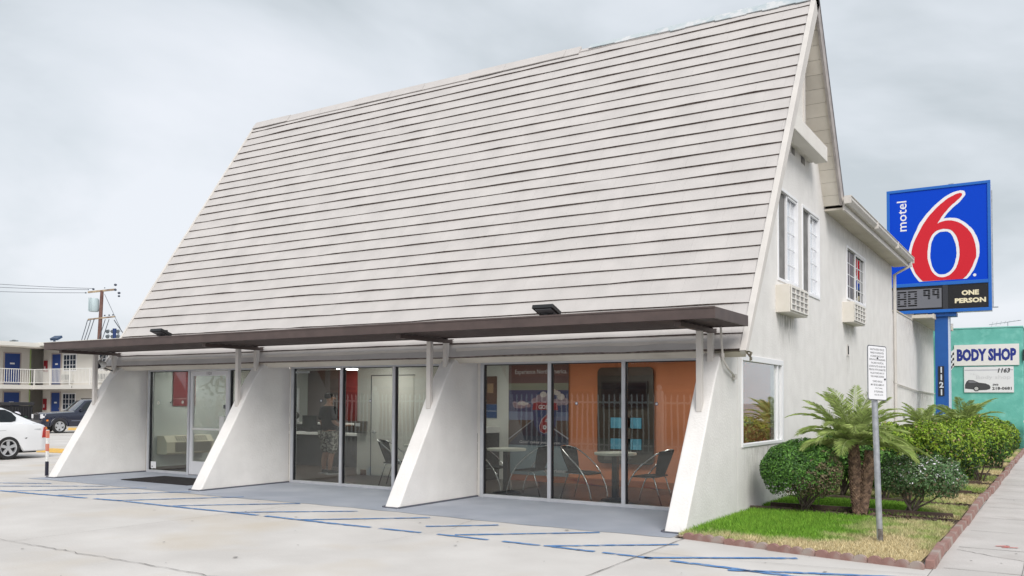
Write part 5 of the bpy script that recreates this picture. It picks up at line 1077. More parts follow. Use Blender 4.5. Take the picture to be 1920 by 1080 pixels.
b = MB(); b.tube([(2.2, 27, 4.4), (2.2, 27, 4.85)], .012, 5); b.tube([(1.55, 27, 4.78), (2.65, 27.1, 4.92)], .012, 5)
for k in range(7): x = 1.65+k*.15; z = 4.79+k*.019; b.tube([(x, 26.7+k*.03, z-.12+.02*k), (x+.02, 27.3-k*.03, z+.12-.015*k)], .007, 4)
b.build('rods', simple('rod_grey', (.28, .28, .3)), an)
t = thing('gate_pillar', 'pale brick pillar at the far right corner where the sidewalk ends', 'pillar', (2.95, 23.5, 0))
b = MB(); b.box(2.84, 3.12, 23.3, 23.7, 0, 1.0); b.build('pillar_body', mat('tan_brick', (.35, .24, .16), (.45, .36, .27), scale=9), t, bevel=.01); b = MB(); b.box(2.80, 3.16, 23.26, 23.74, 1.0, 1.06); b.build('cap', trim, t)

# ================================================================== CARS
def wheel(parent_t, x, y, r, wdt, side, spokes, rimc, z0=0., rot0=0., double=False):
    # axle along X; side=+1 outer face at +X
    w = None; b = MB(); n = 36; prof = [(r*.70, -wdt/2), (r*.93, -wdt/2), (r, -wdt*.36), (r, wdt*.36), (r*.93, wdt/2), (r*.70, wdt/2), (r*.66, wdt*.3), (r*.66, -wdt*.3)]
    V = []; Fc = []; m = len(prof)
    for i in range(n):
        a = 2*math.pi*i/n
        for (pr, px) in prof: V.append((x+px*side, y+pr*math.cos(a), r+z0+pr*math.sin(a)))
    for i in range(n):
        for j in range(m): a, c_ = i*m+j, i*m+(j+1) % m; d, e_ = ((i+1) % n)*m+j, ((i+1) % n)*m+(j+1) % m; Fc.append((a, c_, e_, d) if side < 0 else (a, d, e_, c_))
    b.add(V, Fc); wh = b.build('wheel', simple('tyre_rubber', (.018, .018, .019), .8), parent_t, smooth=True, auto=35)
    b = MB(); xo = x+side*wdt*.40; b.tube([(x+side*wdt*.1, y, r+z0), (x+side*wdt*.11, y, r+z0)], r*.65, 30, 1)
    V = []; Fc = []
    for i in range(n):
        a = 2*math.pi*i/n
        for pr, px in ((r*.70, wdt*.5), (r*.62, wdt*.46), (r*.60, wdt*.2)): V.append((x+px*side, y+pr*math.cos(a), r+z0+pr*math.sin(a)))
    for i in range(n):
        for j in range(2): Fc.append((i*3+j, ((i+1) % n)*3+j, ((i+1) % n)*3+j+1, i*3+j+1))
    b.add(V, Fc)
    for k in range(spokes):
        for off in ((-.10, .10) if double else (0,)):
            a = rot0+2*math.pi*k/spokes+off; ca, sa = math.cos(a), math.sin(a); w1, w2 = (.030, .022) if double else (.05, .06)
            V = []
            for (rr, ww) in ((r*.10, w1*r/.3), (r*.63, w2*r/.3)):
                for s_ in (-1, 1):
                    for px in (wdt*.36, wdt*.22): V.append((x+side*(px+(.03 if rr < r*.2 else .0)*wdt), y+rr*ca-s_*ww*sa, r+z0+rr*sa+s_*ww*ca))
            b.add(V, [(0, 4, 6, 2), (1, 3, 7, 5), (0, 1, 5, 4), (2, 6, 7, 3), (4, 5, 7, 6), (0, 2, 3, 1)])
    b.tube([(xo-side*.04, y, r+z0), (xo, y, r+z0)], r*.17, 16)
    for k in range(5): a = rot0+.6+2*math.pi*k/5; b.tube([(xo-side*.01, y+r*.24*math.cos(a), r+z0+r*.24*math.sin(a)), (xo+side*.002, y+r*.24*math.cos(a), r+z0+r*.24*math.sin(a))], r*.03, 8, 1)
    b.build('rim', [rimc, simple('hub_dark', (.02, .02, .024), .5)], wh)
    return wh
def car_shell(parent, L0, L1, wfun, topfun, sill, arches, beltdrop, paint, n=90, bottom=.2):
    # shell from y=L0..L1 ; ring of points from sill up to the centre line
    b = MB(); V = []; Fc = []; ys = np.linspace(L0, L1, n); m = 9
    for y in ys:
        w = wfun(y); t = topfun(y); s = sill
        for (ay, ar) in arches:
            if abs(y-ay) < ar: s = max(s, ar*.93*math.sqrt(max(0, 1-((y-ay)/ar)**2))+.33*ar*.9)
        mid = s+(t-beltdrop-s)*.55; half = [(w*.93, s-.0), (w*.975, s+.03), (w, mid), (w*.99, t-beltdrop*1.1), (w*.955, t-beltdrop*.35), (w*.87, t-.01), (w*.6, t+.018), (w*.3, t+.03), (0, t+.034)]
        V += [(x, y, z) for x, z in half]+[(-x, y, z) for x, z in half]
    for i in range(n-1):
        for j in range(m-1):
            a = i*2*m+j; Fc.append((a, a+1, a+2*m+1, a+2*m)[::-1]); a += m; Fc.append((a, a+1, a+2*m+1, a+2*m))
    for i, r_ in ((0, 1), (n-1, 0)):
        o = i*2*m; ring_ = [o+j for j in range(m)]+[o+m+j for j in reversed(range(m-1))]; Fc.append(tuple(ring_ if not r_ else reversed(ring_)))
    b.add(V, Fc); return b.build('body', paint, parent, smooth=True, auto=38)
def greenhouse(parent, sts, paint):
    # sts: (y, z_base, w_base, z_roof, w_roof)
    b = MB(); V = []; Fc = []; m = 5
    for (y, zb, wb, zr, wr) in sts:
        half = [(wb, zb), (wr+.35*(wb-wr), zb+(zr-zb)*.72), (wr, zr-.04), (wr*.8, zr), (0, zr+.02)]; V += [(x, y, z) for x, z in half]+[(-x, y, z) for x, z in half]
    for i in range(len(sts)-1):
        for j in range(m-1): a = i*2*m+j; Fc.append((a, a+1, a+2*m+1, a+2*m)[::-1]); a += m; Fc.append((a, a+1, a+2*m+1, a+2*m))
    for i, r_ in ((0, 1), (len(sts)-1, 0)):
        o = i*2*m; q = [o+j for j in range(m)]+[o+m+j for j in reversed(range(m-1))]; Fc.append(tuple(q if not r_ else reversed(q)))
    b.add(V, Fc); return b.build('roof', paint, parent, smooth=True, auto=30)
def finish_car(t, loc, rz):
    t.location = loc; t.rotation_euler = (0, 0, rz)
wpaint = simple('car_white', (.78, .79, .81), .25, coat=.6); npaint = simple('car_navy', (.006, .009, .028), .18, coat=1.)
carglass = simple('car_glass', (.02, .025, .03), .06)
silver = mat('alloy_silver', (.62, .63, .65), rough=.3, metal=.7)
# white saloon: local front toward -Y, rear axle at y=0
wc = thing('white_saloon_car', 'white four-door saloon car with its tail and multi-spoke rear wheel at the left edge', 'car', (0, 0, 0))
def top_s(y): return np.interp(y, [-3.55, -3.3, -2.9, -1.9, -1.75, .35, .9, 1.10, 1.16], [.55, .70, .80, .93, .95, .99, .955, .90, .70])
def w_s(y): return np.interp(y, [-3.6, -3.3, -2.7, -.5, .5, .95, 1.12, 1.18], [.55, .78, .87, .90, .885, .83, .74, .62])
car_shell(wc, -3.58, 1.17, w_s, top_s, .20, [(0, .40), (-2.78, .40)], .12, wpaint)
greenhouse(wc, [(-1.95, .93, .78, .95, .70), (-1.15, .95, .80, 1.36, .60), (-.6, .95, .80, 1.415, .60), (.0, .96, .80, 1.38, .60), (.22, .96, .79, 1.30, .58), (.75, .96, .74, 1.03, .60), (.86, .95, .72, .98, .6)], wpaint)
def sidewin(parent, pts, wb, zb, wr, zr, side, nm='window', m=carglass, off=.006):
    b = MB(); V = []
    for (y, z) in pts: f = (z-zb)/(zr-zb); V.append((side*(wb+(wr-wb)*f*.9+off), y, z))
    V2 = [(x-side*.01, y, z) for x, y, z in V]; n = len(V); b.add(V+V2, [tuple(range(n)) if side < 0 else tuple(reversed(range(n)))]+[(i, (i+1) % n, (i+1) % n+n, i+n) for i in range(n)]); return b.build(nm, m, parent)
for s in (1, -1):
    sidewin(wc, [(-1.7, 1.0), (-1.12, 1.30), (-.62, 1.36), (-.60, 1.0)], .80, .96, .60, 1.40, s); sidewin(wc, [(-.52, 1.0), (-.54, 1.36), (.0, 1.33), (.16, 1.25), (.26, 1.12), (.22, 1.03), (.1, 1.0)], .80, .96, .60, 1.40, s)
b = MB(); b.add([(-.52, .30, 1.28), (.52, .30, 1.28), (.60, .78, 1.04), (-.60, .78, 1.04)], [(0, 1, 2, 3)]); b.build('rear_window', carglass, wc)
for s in (1, -1):
    b = MB(); yv = [(.93, .56), (1.10, .56), (1.14, .62), (1.13, .80), (1.08, .86), (.99, .84), (.95, .72)]; V = [(s*(w_s(y)+.012), y, z) for y, z in yv]; V2 = [(s*.5, y+.03, z) for y, z in yv]; n = len(V); b.add(V+V2, [tuple(range(n)), tuple(reversed(range(n, 2*n)))]+[(i, (i+1) % n, (i+1) % n+n, i+n) for i in range(n)], 0)
    b.add([(s*(w_s(1.05)+.018), 1.0, .80), (s*(w_s(1.1)+.018), 1.12, .80), (s*(w_s(1.08)+.018), 1.07, .86), (s*(w_s(1.0)+.018), .99, .84)], [(0, 1, 2, 3)], 1)
    b.build('tail_light', [simple('lamp_red', (.45, .015, .01), .15), simple('lamp_amber', (.75, .22, .02), .15)], wc)
for s in (1, -1):
    b = MB(); b.add([(s*(w_s(y)+.016), y, z) for y, z in ((.42, .545), (1.16, .575), (1.16, .60), (.45, .575))], [(0, 1, 2, 3)], 0); b.build('bumper_strip', [blackm], wc)
b = MB()
for s in (1, -1): b.tube([(s*(w_s(y)+.004), y, z) for y, z in ((-2.2, .74), (-.5, .77), (.9, .80))], .006, 4); b.tube([(s*(w_s(y)+.004), y, z) for y, z in ((-.56, .35), (-.56, .95))], .005, 4)
b.build('shut_lines', simple('shutline', (.25, .26, .28)), wc)
for yy in (0, -2.78):
    b = MB(); b.box(-.72, .72, yy-.36, yy+.36, .15, .70); b.build('wheel_well', blackm, wc)
    for s in (1, -1): wheel(wc, s*.78, yy, .315, .22, s, 5, silver, double=True, rot0=.3)
b = MB(); b.box(-.7, .7, -3.2, .85, .16, .28); b.build('underbody', blackm, wc)
finish_car(wc, (-20.75, .30, 0), R(0))
# navy off-roader: front toward -Y, front axle y=0
jc = thing('navy_off_road_car', 'dark navy boxy off-road car with silver wheels parked before the motel rooms', 'car', (0, 0, 0))
def top_j(y): return np.interp(y, [-.84, -.78, -.70, .95, 1.1, 3.65], [.72, .98, 1.04, 1.13, 1.14, 1.14])
def w_j(y): return np.interp(y, [-.85, -.7, -.45, 0, 3.2, 3.6], [.76, .82, .86, .88, .88, .82])
car_shell(jc, -.84, 3.62, w_j, top_j, .34, [(0, .47), (2.68, .47)], .10, npaint)
greenhouse(jc, [(.80, 1.10, .78, 1.14, .7), (1.42, 1.12, .80, 1.70, .62), (1.6, 1.12, .80, 1.75, .62), (3.3, 1.12, .80, 1.74, .62), (3.55, 1.12, .78, 1.15, .70)], npaint)
for s in (1, -1):
    sidewin(jc, [(1.02, 1.17), (1.50, 1.64), (2.05, 1.66), (2.05, 1.17)], .80, 1.12, .62, 1.74, s); sidewin(jc, [(2.15, 1.17), (2.15, 1.66), (2.75, 1.66), (2.75, 1.17)], .80, 1.12, .62, 1.74, s); sidewin(jc, [(2.85, 1.2), (2.85, 1.64), (3.3, 1.62), (3.4, 1.2)], .80, 1.12, .62, 1.74, s)
    b = MB(); b.box(min(s*.86, s*.98), max(s*.86, s*.98), 1.05, 1.17, 1.14, 1.30); b.build('wing_mirror', npaint, jc, bevel=.02)
b = MB(); b.add([(-.66, .86, 1.19), (.66, .86, 1.19), (.56, 1.385, 1.66), (-.56, 1.385, 1.66)], [(0, 1, 2, 3)]); b.build('windscreen', simple('windscreen_pale', (.20, .27, .27), .05), jc)
b = MB(); b.box(-.42, .42, -.875, -.83, .66, .98, 0)
for k in range(8): b.box(-.375+k*.10, -.33+k*.10, -.882, -.876, .68, .96, 1)
b.build('grille', [npaint, blackm], jc, bevel=.004)
for s in (1, -1):
    b = MB(); b.box(min(s*.46, s*.72), max(s*.46, s*.72), -.865, -.80, .76, .98, 0); b.box(min(s*.72, s*.79), max(s*.72, s*.79), -.84, -.66, .80, .90, 0); b.build('headlight', simple('lamp_clear', (.75, .76, .78), .1), jc, bevel=.02)
    b = MB(); b.box(min(s*.80, s*.865), max(s*.80, s*.865), -.68, -.58, .62, .71); b.build('side_marker', simple('lamp_amber', (.75, .22, .02)), jc, bevel=.01)
b = MB(); b.box(-.84, .84, -.93, -.70, .36, .62, 0); b.box(-.6, .6, -.94, -.93, .40, .50, 1); b.build('front_bumper', [npaint, blackm], jc, bevel=.03)
b = MB()
for s in (1, -1):
    for yy in (0, 2.68):
        P = [(s*.905, yy+.50*math.cos(a), .37+.46*math.sin(a)) for a in np.linspace(.0, math.pi, 15)]; b.tube(P, .035, 6)
b.build('wheel_arch_trim', npaint, jc, smooth=True)
b = MB(); b.box(-.60, -.57, 1.7, 3.2, 1.78, 1.82); b.box(.57, .60, 1.7, 3.2, 1.78, 1.82); b.build('roof_rails', blackm, jc)
b = MB()
for s in (1, -1): b.box(min(s*.88, s*.895), max(s*.88, s*.895), .6, 2.1, .62, .66)
b.build('side_moulding', simple('moulding', (.12, .13, .17)), jc)
for yy in (0, 2.68):
    b = MB(); b.box(-.70, .70, yy-.42, yy+.42, .2, .86); b.build('wheel_well', blackm, jc)
    for s in (1, -1): wheel(jc, s*.77, yy, .36, .24, s, 5, silver, rot0=.3)
jc.scale = (.88, .88, .92); finish_car(jc, (-37.35, 11.75, 0), R(-9))

# parking stops, striped post, bins
yel = mat('yellow_paint', (.72, .45, .10), (.60, .40, .14), scale=8, rough=.8)
for i, (p, q, lab) in enumerate([((-22.6, 2.65), (-20.9, 3.02), 'yellow concrete wheel stop behind the white saloon tail'), ((-40.3, 14.3), (-38.4, 15.2), 'yellow kerb piece behind the navy car'), ((-26.5, 2.0), (-24.8, 2.3), 'yellow concrete wheel stop beyond the white saloon')]):
    b = MB(); d = Vector((q[0]-p[0], q[1]-p[1], 0)); nn = Vector((-d.y, d.x, 0)).normalized(); b.add([Vector((*p, 0))+nn*-.08, Vector((*p, 0))+nn*.08, Vector((*q, 0))+nn*.08, Vector((*q, 0))-nn*.08, Vector((*p, .13))+nn*-.05+d*.02, Vector((*p, .13))+nn*.05+d*.02, Vector((*q, .13))+nn*.05-d*.02, Vector((*q, .13))-nn*.05-d*.02], [(3, 2, 1, 0), (4, 7, 6, 5)[::-1], (0, 1, 5, 4), (1, 2, 6, 5), (2, 3, 7, 6), (3, 0, 4, 7)]); single(b, 'wheel_stop', yel, lab, 'wheel stop', (p[0], p[1], 0), 'yellow wheel stops', bevel=.015)
t = thing('striped_post', 'thin white and orange striped post with a black base left of the first buttress', 'bollard', (-14.28, -1.88, 0))
b = MB(); b.box(-14.305, -14.255, -1.905, -1.855, .30, .97); b.build('post', white, t, bevel=.008)
b = MB(); b.box(-14.308, -14.252, -1.908, -1.852, .0, .30); b.build('black_base', simple('post_black', (.015, .015, .03)), t, bevel=.008)
b = MB()
for z in (.80, .52): b.box(-14.307, -14.253, -1.907, -1.853, z, z+.155)
b.build('orange_band', mat('orange_tape', (.70, .20, .13), (.6, .25, .18), scale=14), t)

# ================================================================== L-SHAPED MOTEL
lm = thing('two_storey_motel', 'two-storey cream L-shaped motel wing with blue doors and a white balcony railing', 'building', (-49, 17, 0))
mst = mat('motel_stucco', (.70, .67, .62), (.66, .63, .58), scale=.8, rough=.9, bump=.3, bscale=10)
mslab = mat('motel_slab', (.66, .64, .60), rough=.8); lime = simple('lime_corner', (.35, .48, .18))
b = MB(); b.box(-58, -50, -25, 17.6, 0, 4.75); b.build('west_wall', mst, lm)
b = MB(); b.box(-49.75, -22, 18.3, 27, 0, 4.75); b.box(-58, -51.4, 18.3, 27, 0, 4.75); b.box(-51.4, -49.75, 24, 27, 0, 4.75); b.build('north_wall', mst, lm)
b = MB(); b.box(-50.02, -49.96, 17.58, 17.64, 0, 4.7); b.build('corner_trim', lime, lm)
b = MB(); b.box(-49.99, -48.5, -25, 17.0, 2.22, 2.46); b.box(-58, -22, 17.0, 18.29, 2.22, 2.46); b.box(-51.39, -49.76, 18.29, 24, 2.22, 2.46); b.build('balcony_slab', mslab, lm)
b = MB(); b.box(-58.3, -48.3, -25.3, 17.95, 4.76, 5.0); b.box(-58.3, -22, 17.2, 27.3, 4.84, 5.04); b.build('roof', simple('roof_cream', (.70, .68, .63)), lm)
b = MB(); b.box(-58.3, -48.32, -25.2, 17.9, 4.70, 4.755); b.build('eave_soffit', soffm, lm)
def mwin(ax, p, u, z, w=1.35, h=1.05):
    b = MB()
    def B(u0, u1, z0, z1, d0, d1, m):
        if ax == 'X': b.box(p+d0, p+d1, u0, u1, z0, z1, m)
        else: b.box(u0, u1, p-d1, p-d0, z0, z1, m)
    B(u, u+w, z, z+h, .0, .03, 0)
    for k in range(2):
        x0 = u+.07+k*(w/2-.02); x1 = x0+w/2-.11
        B(x0, x1, z+.07, z+h-.07, .031, .04, 1)
        B((x0+x1)/2-.015, (x0+x1)/2+.015, z+.07, z+h-.07, .041, .05, 0)
        for j in (1, 2): B(x0, x1, z+.07+(h-.14)*j/3-.015, z+.07+(h-.14)*j/3+.015, .041, .05, 0)
    return b.build('window', [vinyl, simple('motel_glass', (.03, .04, .055), .12)], lm)
def mdoor(ax, p, u, z, w=.92, h=1.92):
    b = MB()
    def B(u0, u1, z0, z1, d0, d1, m, bb=None):
        if ax == 'X': b.box(p+d0, p+d1, u0, u1, z0, z1, m)
        else: b.box(u0, u1, p-d1, p-d0, z0, z1, m)
    B(u-.07, u, z, z+h+.07, 0, .05, 0); B(u+w, u+w+.07, z, z+h+.07, 0, .05, 0); B(u, u+w, z+h, z+h+.07, 0, .05, 0); B(u, u+w, z, z+h, .0, .02, 1); B(u+w*.35, u+w*.65, z+h*.66, z+h*.71, .021, .03, 2); B(u+.05, u+w-.05, z+.02, z+.12, .021, .03, 3); B(u+w*.88, u+w*.93, z+.9, z+1.0, .021, .06, 3)
    return b.build('door', [simple('door_frame', (.42, .36, .34)), simple('door_blue', (.018, .055, .23), .5), whites, simple('kick_plate', (.3, .3, .35), .3, .5)], lm)
def mac(ax, p, u, z):
    b = MB()
    def B(u0, u1, z0, z1, d0, d1, m):
        if ax == 'X': b.box(p+d0, p+d1, u0, u1, z0, z1, m)
        else: b.box(u0, u1, p-d1, p-d0, z0, z1, m)
    B(u, u+1.05, z, z+.42, 0, .2, 0)
    for k in range(6): B(u+.06+k*.16, u+.16+k*.16, z+.06, z+.36, .201, .21, 1)
    return b.build('air_conditioner', [simple('ac_pale', (.55, .54, .50)), simple('ac_dark', (.16, .16, .16))], lm)
for z in (.1, 2.46):
    for y0 in (16.05, 11.8, 7.2, 2.6): mdoor('X', -50, y0 if y0 > 16 else y0, z); mwin('X', -50, y0-1.75, z+.86); mac('X', -50, y0-1.65, z+.28)
    for x0 in (-48.75, -42.6, -36.4): mdoor('Y', 18.3, x0, z)
    for x0 in (-47.55, -43.9, -38.5, -35.3): mwin('Y', 18.3, x0, z+.86); mac('Y', 18.3, x0+.1, z+.28)
    b = MB(); b.box(-49.55, -49.28, 18.2, 18.299, z+.85, z+1.55, 0); b.box(-49.45, -49.37, 18.19, 18.2, z+1.0, z+1.2, 1); b.build('extinguisher_cabinet', [simple('cabinet_red', (.25, .01, .02)), whites], lm)
rw = simple('rail_white', (.74, .73, .70), .6)
b = MB()
ptx = [(-48.6, -20.0), (-48.6, 17.1), (-23, 17.1)]
for zt in (3.38, 2.58): b.box(-48.62, -48.58, -20, 17.1, zt, zt+.045); b.box(-48.62, -23, 17.08, 17.12, zt, zt+.045)
b.build('balcony_railing', rw, lm)
br = bpy.data.objects['balcony_railing']
b = MB(); y = -6
while y < 17.05: b.box(-48.612, -48.588, y-.012, y+.012, 2.62, 3.38); y += .135
x = -48.5
while x < -38: b.box(x-.012, x+.012, 17.088, 17.112, 2.62, 3.38); x += .135
o = b.build('balusters', rw, br); o['kind'] = 'stuff'
for (x, y) in [(-48.6, 17.1), (-48.6, 14.9), (-48.6, 12.7), (-46.9, 17.1), (-44.9, 17.1), (-42.9, 17.1), (-40.9, 17.1)]:
    b = MB(); b.box(x-.035, x+.035, y-.035, y+.035, 2.46, 3.42); b.build('post', rw, br)
for (x, y) in [(-44.5, 17.3)]:
    b = MB(); b.box(x-.01, x+.01, 16.98, 16.999, 2.28, 2.4); b.build('slab_mark', blackt, lm)
t = thing('roof_floodlight', 'small floodlight on the motel roof edge by the canopy corner', 'floodlight', (-46.9, 17.3, 5.04))
b = MB(); b.box(-46.95, -46.85, 17.25, 17.35, 5.0, 5.12); b.obox((-47.15, 17.2, 5.12), (.6, .1, 0), (0, .3, .18), (0, -.05, .12)); b.build('lamp_head', simple('lamp_navy', (.03, .06, .12), .4), t)
t = thing('rooftop_aerial', 'tiny aerial standing on the motel roof at far left', 'antenna', (-53, 18.2, 5.0))
b = MB(); b.tube([(-53, 18.2, 4.9), (-53, 18.2, 5.35)], .02, 5); b.tube([(-53.3, 18.1, 5.35), (-52.7, 18.3, 5.35)], .035, 5); b.ell((-53, 18.2, 5.38), (.14, .14, .05), 8, 5); b.build('rods', simple('aerial_grey', (.15, .17, .18)), t)
# bins between sedan and motel
t = thing('black_dumpster', 'black ribbed rubbish container in front of the ground-floor motel doors', 'dumpster', (-45.2, 13.9, 0))
b = MB(); b.box(-47.0, -44.2, 13.4, 14.6, .1, 1.25)
for k in range(8): b.box(-44.2, -44.16, 13.45+k*.145, 13.53+k*.145, .15, 1.2)
for k in range(14): b.box(-46.95+k*.2, -46.85+k*.2, 13.36, 13.4, .15, 1.2)
b.build('bin_body', simple('bin_black', (.018, .018, .022), .6), t, bevel=.02); b = MB(); b.box(-47.05, -45.7, 13.3, 14.65, 1.27, 1.36); b.box(-45.55, -44.15, 13.3, 14.65, 1.27, 1.45); b.build('lid', simple('bin_lid', (.03, .03, .035), .5), t, bevel=.02)
t = thing('green_bin', 'small dark green bin topped by a white bag, between dumpster and navy car', 'bin', (-42.4, 12.9, 0))
b = MB(); b.box(-43.1, -42.2, 12.6, 13.2, .05, .72); b.build('bin_body', simple('bin_green', (.03, .07, .045), .6), t, bevel=.03); b = MB(); b.ell((-42.75, 12.9, .8), (.25, .22, .16), 10, 7); b.build('rubbish_bag', simple('bag_white', (.7, .68, .75), .6), t, smooth=True)

# ================================================================== POLES AND WIRES FAR BEHIND
up = thing('utility_pole', 'red-brown wooden utility pole with two crossarms and a grey transformer behind the motel', 'pole', (-61, 29.2, 0))
pm = mat('pole_wood', (.13, .065, .055), (.18, .10, .08), scale=3, rough=.9)
b = MB(); b.tube([(-61.2, 29.2, 0), (-61.0, 29.2, 6), (-60.75, 29.2, 10.3)], [.19, .16, .13], 12); b.build('pole_shaft', pm, up, smooth=True, auto=50)
rv = Vector((.847, .531, 0))
P0 = Vector((-60.75, 29.1, 0))
for z, a, c_, w in ((10.2, -1.05, 1.15, .11), (8.05, -1.0, 1.15, .08)):
    b = MB(); p, q = P0+rv*a+Vector((0, 0, z-.12)), P0+rv*c_+Vector((0, 0, z+.12)); d = q-p; b.obox(p, d, Vector((-.06, .1, 0)), Vector((0, 0, w*1.3))); b.build('crossarm', mat('arm_wood', (.16, .11, .09), (.42, .33, .22), scale=2, rough=.9), up)
b = MB()
for u, z, r in ((-1.2, 10.1, .07), (-1.0, 10.35, .05), (-.6, 10.4, .1), (.3, 10.5, .05), (1.15, 10.35, .11), (1.15, 10.75, .12), (1.45, 10.1, .12), (1.45, 9.85, .10), (.35, 8.3, .07), (.7, 8.33, .07), (1.0, 8.35, .07), (-.9, 7.9, .05), (-.5, 7.95, .05)): q = P0+rv*u; b.ell((q.x, q.y, z), (r, r, r*.8), 8, 6)
b.build('insulators', simple('insulator_dark', (.05, .06, .09), .4), up)
b = MB(); q = P0-rv*.52; b.tube([(q.x, q.y, 8.6), (q.x, q.y, 8.7), (q.x, q.y, 9.55), (q.x, q.y, 9.65)], [.33, .37, .37, .3], 16)
for s in (-.15, .1): b.tube([(q.x+s, q.y-.35, 9.7), (q.x+s+.05, q.y-.4, 8.6)], .03, 5)
b.build('transformer', simple('transformer_grey', (.42, .50, .52), .5), up, smooth=True, auto=40)
wires = []
def wire(p, q, sag, lab, r=.022):
    p, q = Vector(p), Vector(q); n = 16; b = MB(); b.tube([p.lerp(q, i/n)-Vector((0, 0, sag*4*(i/n)*(1-i/n))) for i in range(n+1)], r, 4, cap=False); m = p.lerp(q, .5); single(b, 'overhead_wire', simple('wire_grey', (.10, .11, .13), .6), lab, 'wire', tuple(p), 'overhead wires')
def U(u, z, dy=0): q = P0+rv*u; return (q.x, q.y+dy, z)
lft = lambda u, z: tuple(P0-rv*14+Vector((0, 0, z)))
wire(U(-.6, 10.45), tuple(P0-rv*22+Vector((0, 0, 12.1))), .3, 'topmost of the three thin wires running left from the pole top'); wire(U(-1.0, 10.35), tuple(P0-rv*22+Vector((0, 0, 11.6))), .3, 'middle of the three thin wires running left from the pole top'); wire(U(-1.25, 10.1), tuple(P0-rv*22+Vector((0, 0, 10.95))), .25, 'lowest of the three thin wires running left from the pole top')
for i, u in enumerate((-1.0, -.75, -.5)): wire(U(u, 7.95), U(-3.4+.1*i, 2.2), .9, 'dark service drop wire falling steeply left from the lower crossarm', .03)
for i, u in enumerate((.4, .7)): wire(U(u, 8.0), U(-1.6+.2*i, 2.2), .3, 'dark service drop wire falling left behind the pole', .028)
wire(U(.3, 10.0), U(2.9, 4.6), .0, 'thin stay wire falling right from the upper crossarm', .018); wire(U(1.1, 7.95), U(4.0, 4.6), .25, 'dark wire falling right from the lower crossarm to the roof', .035); wire(U(-.1, 5.6), U(-7, 3.4), .2, 'thin wire dipping left from mid pole to the motel roof', .018)
t = thing('blue_flue', 'thin dark blue flue pipe standing just right of the utility pole', 'pipe', (-56, 30.5, 0))
b = MB(); q = Vector((-60.2, 30, 0)); b.tube([(q.x, q.y, 0), (q.x, q.y, 7.05)], .13, 10); b.tube([(q.x, q.y, 7.0), (q.x, q.y, 7.3)], .15, 10); b.build('pipe', simple('flue_blue', (.012, .035, .14), .5), t, smooth=True, auto=50); t.location = (-60.2, 30, 0); t.children[0].location = (60.2, -30, 0)
t = thing('stadium_lights', 'distant floodlight mast with two rows of round lamps beside the shingled roof edge', 'lamp mast', (-100, 55, 0))
def far(px, py, D):
    a = (px-960)/F; b_ = -(py-540-154.8)/F; d = _f+_r2*a+_u2*b_; return Vector((3.9613, -12.4526, 1.6192))+d*D
b = MB(); c0 = far(222, 640, 130); c1 = far(222, 618, 130); b.tube([(c1.x, c1.y, 0), c1], .14, 8); b.tube([far(203, 621, 130), far(228, 621, 130)], .04, 5); b.tube([far(203, 630, 130), far(228, 630, 130)], .04, 5); b.build('mast', galv, t)
b = MB()
for px in (203.5, 213, 222.5):
    for py in (619.5, 629): q = far(px, py, 129); b.tube([q, q+Vector((.25, -.35, -.22))], [.17, .30], 10)
b.build('lamps', simple('lamp_steel', (.16, .18, .2), .4), t)

# ================================================================== ACROSS THE LOT (seen in the window reflections)
fe = thing('picket_fence', 'white metal picket fence across the parking lot mirrored in the front windows', 'fence', (-12, -14, 0))
fm = simple('fence_white', (.78, .78, .76), .5)
b = MB(); x = -34
while x < 3: b.box(x-.02, x+.02, -14.02, -13.98, .0, 1.84); b.add([(x-.02, -14.02, 1.84), (x+.02, -14.02, 1.84), (x+.02, -13.98, 1.84), (x-.02, -13.98, 1.84), (x, -14, 1.90)], [(0, 1, 4), (1, 2, 4), (2, 3, 4), (3, 0, 4)]); x += .20
o = b.build('pickets', fm, fe); o['kind'] = 'stuff'
b = MB(); b.box(-34, 3, -14.06, -14.021, 1.58, 1.64); b.box(-34, 3, -14.06, -14.021, .18, .24); b.build('rail', fm, fe)
for x in (-31, -25, -19, -13, -7, -1):
    b = MB(); b.box(x-.1, x+.1, -14.1, -13.9, 0, 2.0); b.ell((x, -14, 2.1), (.09, .09, .1), 10, 8); b.build('post', fm, fe)
dn = thing('pancake_restaurant', 'terracotta restaurant with a dark awning mirrored in the front windows', 'building', (-12, -27, 0))
b = MB(); b.box(-40, -6, -34, -24, 0, 4.4); b.build('wall', mat('terracotta_wall', (.38, .13, .06), (.32, .11, .05), scale=1), dn)
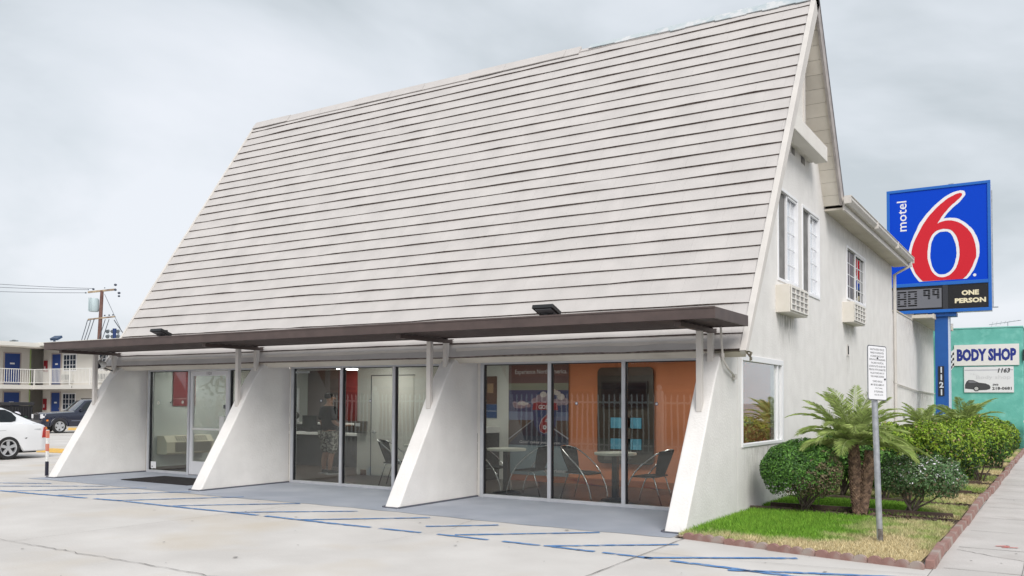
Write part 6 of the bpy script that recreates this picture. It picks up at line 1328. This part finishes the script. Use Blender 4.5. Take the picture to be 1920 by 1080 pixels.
b = MB(); b.plate([(-23.2, 2.5), (-22.0, 2.2), (-22.0, 2.35), (-24.0, 2.85), (-24.0, 2.6)], [], 'X', -40, -6); b.build('awning', simple('awning_dark', (.10, .03, .02)), dn)
b = MB()
for x in (-37, -30, -23, -16, -10): b.box(x-1.4, x+1.4, -23.99, -23.95, .9, 2.1)
b.build('windows', simple('diner_glass', (.03, .03, .035), .1), dn)
b = MB(); text_mb(b, 'PANCAKES \u2022 BURG', (-11.1, -23.93, 3.50), (-1, 0, 0), (0, 0, 1), w=2.9, h=.27, depth=.0, bold=.04); b.build('lettering', whites, dn)
b = MB(); b.box(-40.2, -5.8, -34.2, -23.8, 4.4, 4.6); b.build('roof', simple('diner_roof', (.2, .07, .04)), dn)
def street_tree(lab, base, h, r, seed):
    t = thing('street_tree', lab, 'tree', base, 'trees across the street'); g = np.random.default_rng(seed); bx = Vector(base)
    b = MB(); b.tube([bx, bx+Vector((.1, 0, h*.35)), bx+Vector((.0, .2, h*.6))], [.22, .17, .1], 8)
    for k in range(7): a = g.random()*6.28; b.tube([bx+Vector((.05, .1, h*(.35+.25*g.random()))), bx+Vector((math.cos(a)*r*.7, math.sin(a)*r*.7, h*(.6+.3*g.random())))], [.08, .02], 5)
    b.build('trunk', bark, t); leaves('crown', (base[0], base[1], h*.68), (r, r, h*.34), 5000, .22, [lg1, lg2], t, [.5, .5], seed, shell=.6, gap=.6, lump=.3)
street_tree('leafy tree across the street mirrored in the side window', (20.5, 31, 0), 6.8, 2.6, 31); street_tree('wide dark tree farther across the street', (20.6, 37.5, 0), 8, 3.2, 32); street_tree('small tree across the street nearest the corner', (20.5, 25, 0), 5.5, 2.0, 33)
rb = thing('brick_shop', 'low red-brown shop across the street mirrored in the side window', 'building', (28, 38, 0))
b = MB(); b.box(23, 33, 14, 62, 0, 3.4); b.build('wall', mat('shop_brick', (.22, .07, .05), (.17, .06, .045), scale=2), rb); b = MB(); b.box(22.9, 33.1, 13.9, 62.1, 3.4, 3.6); b.build('parapet', trim, rb)
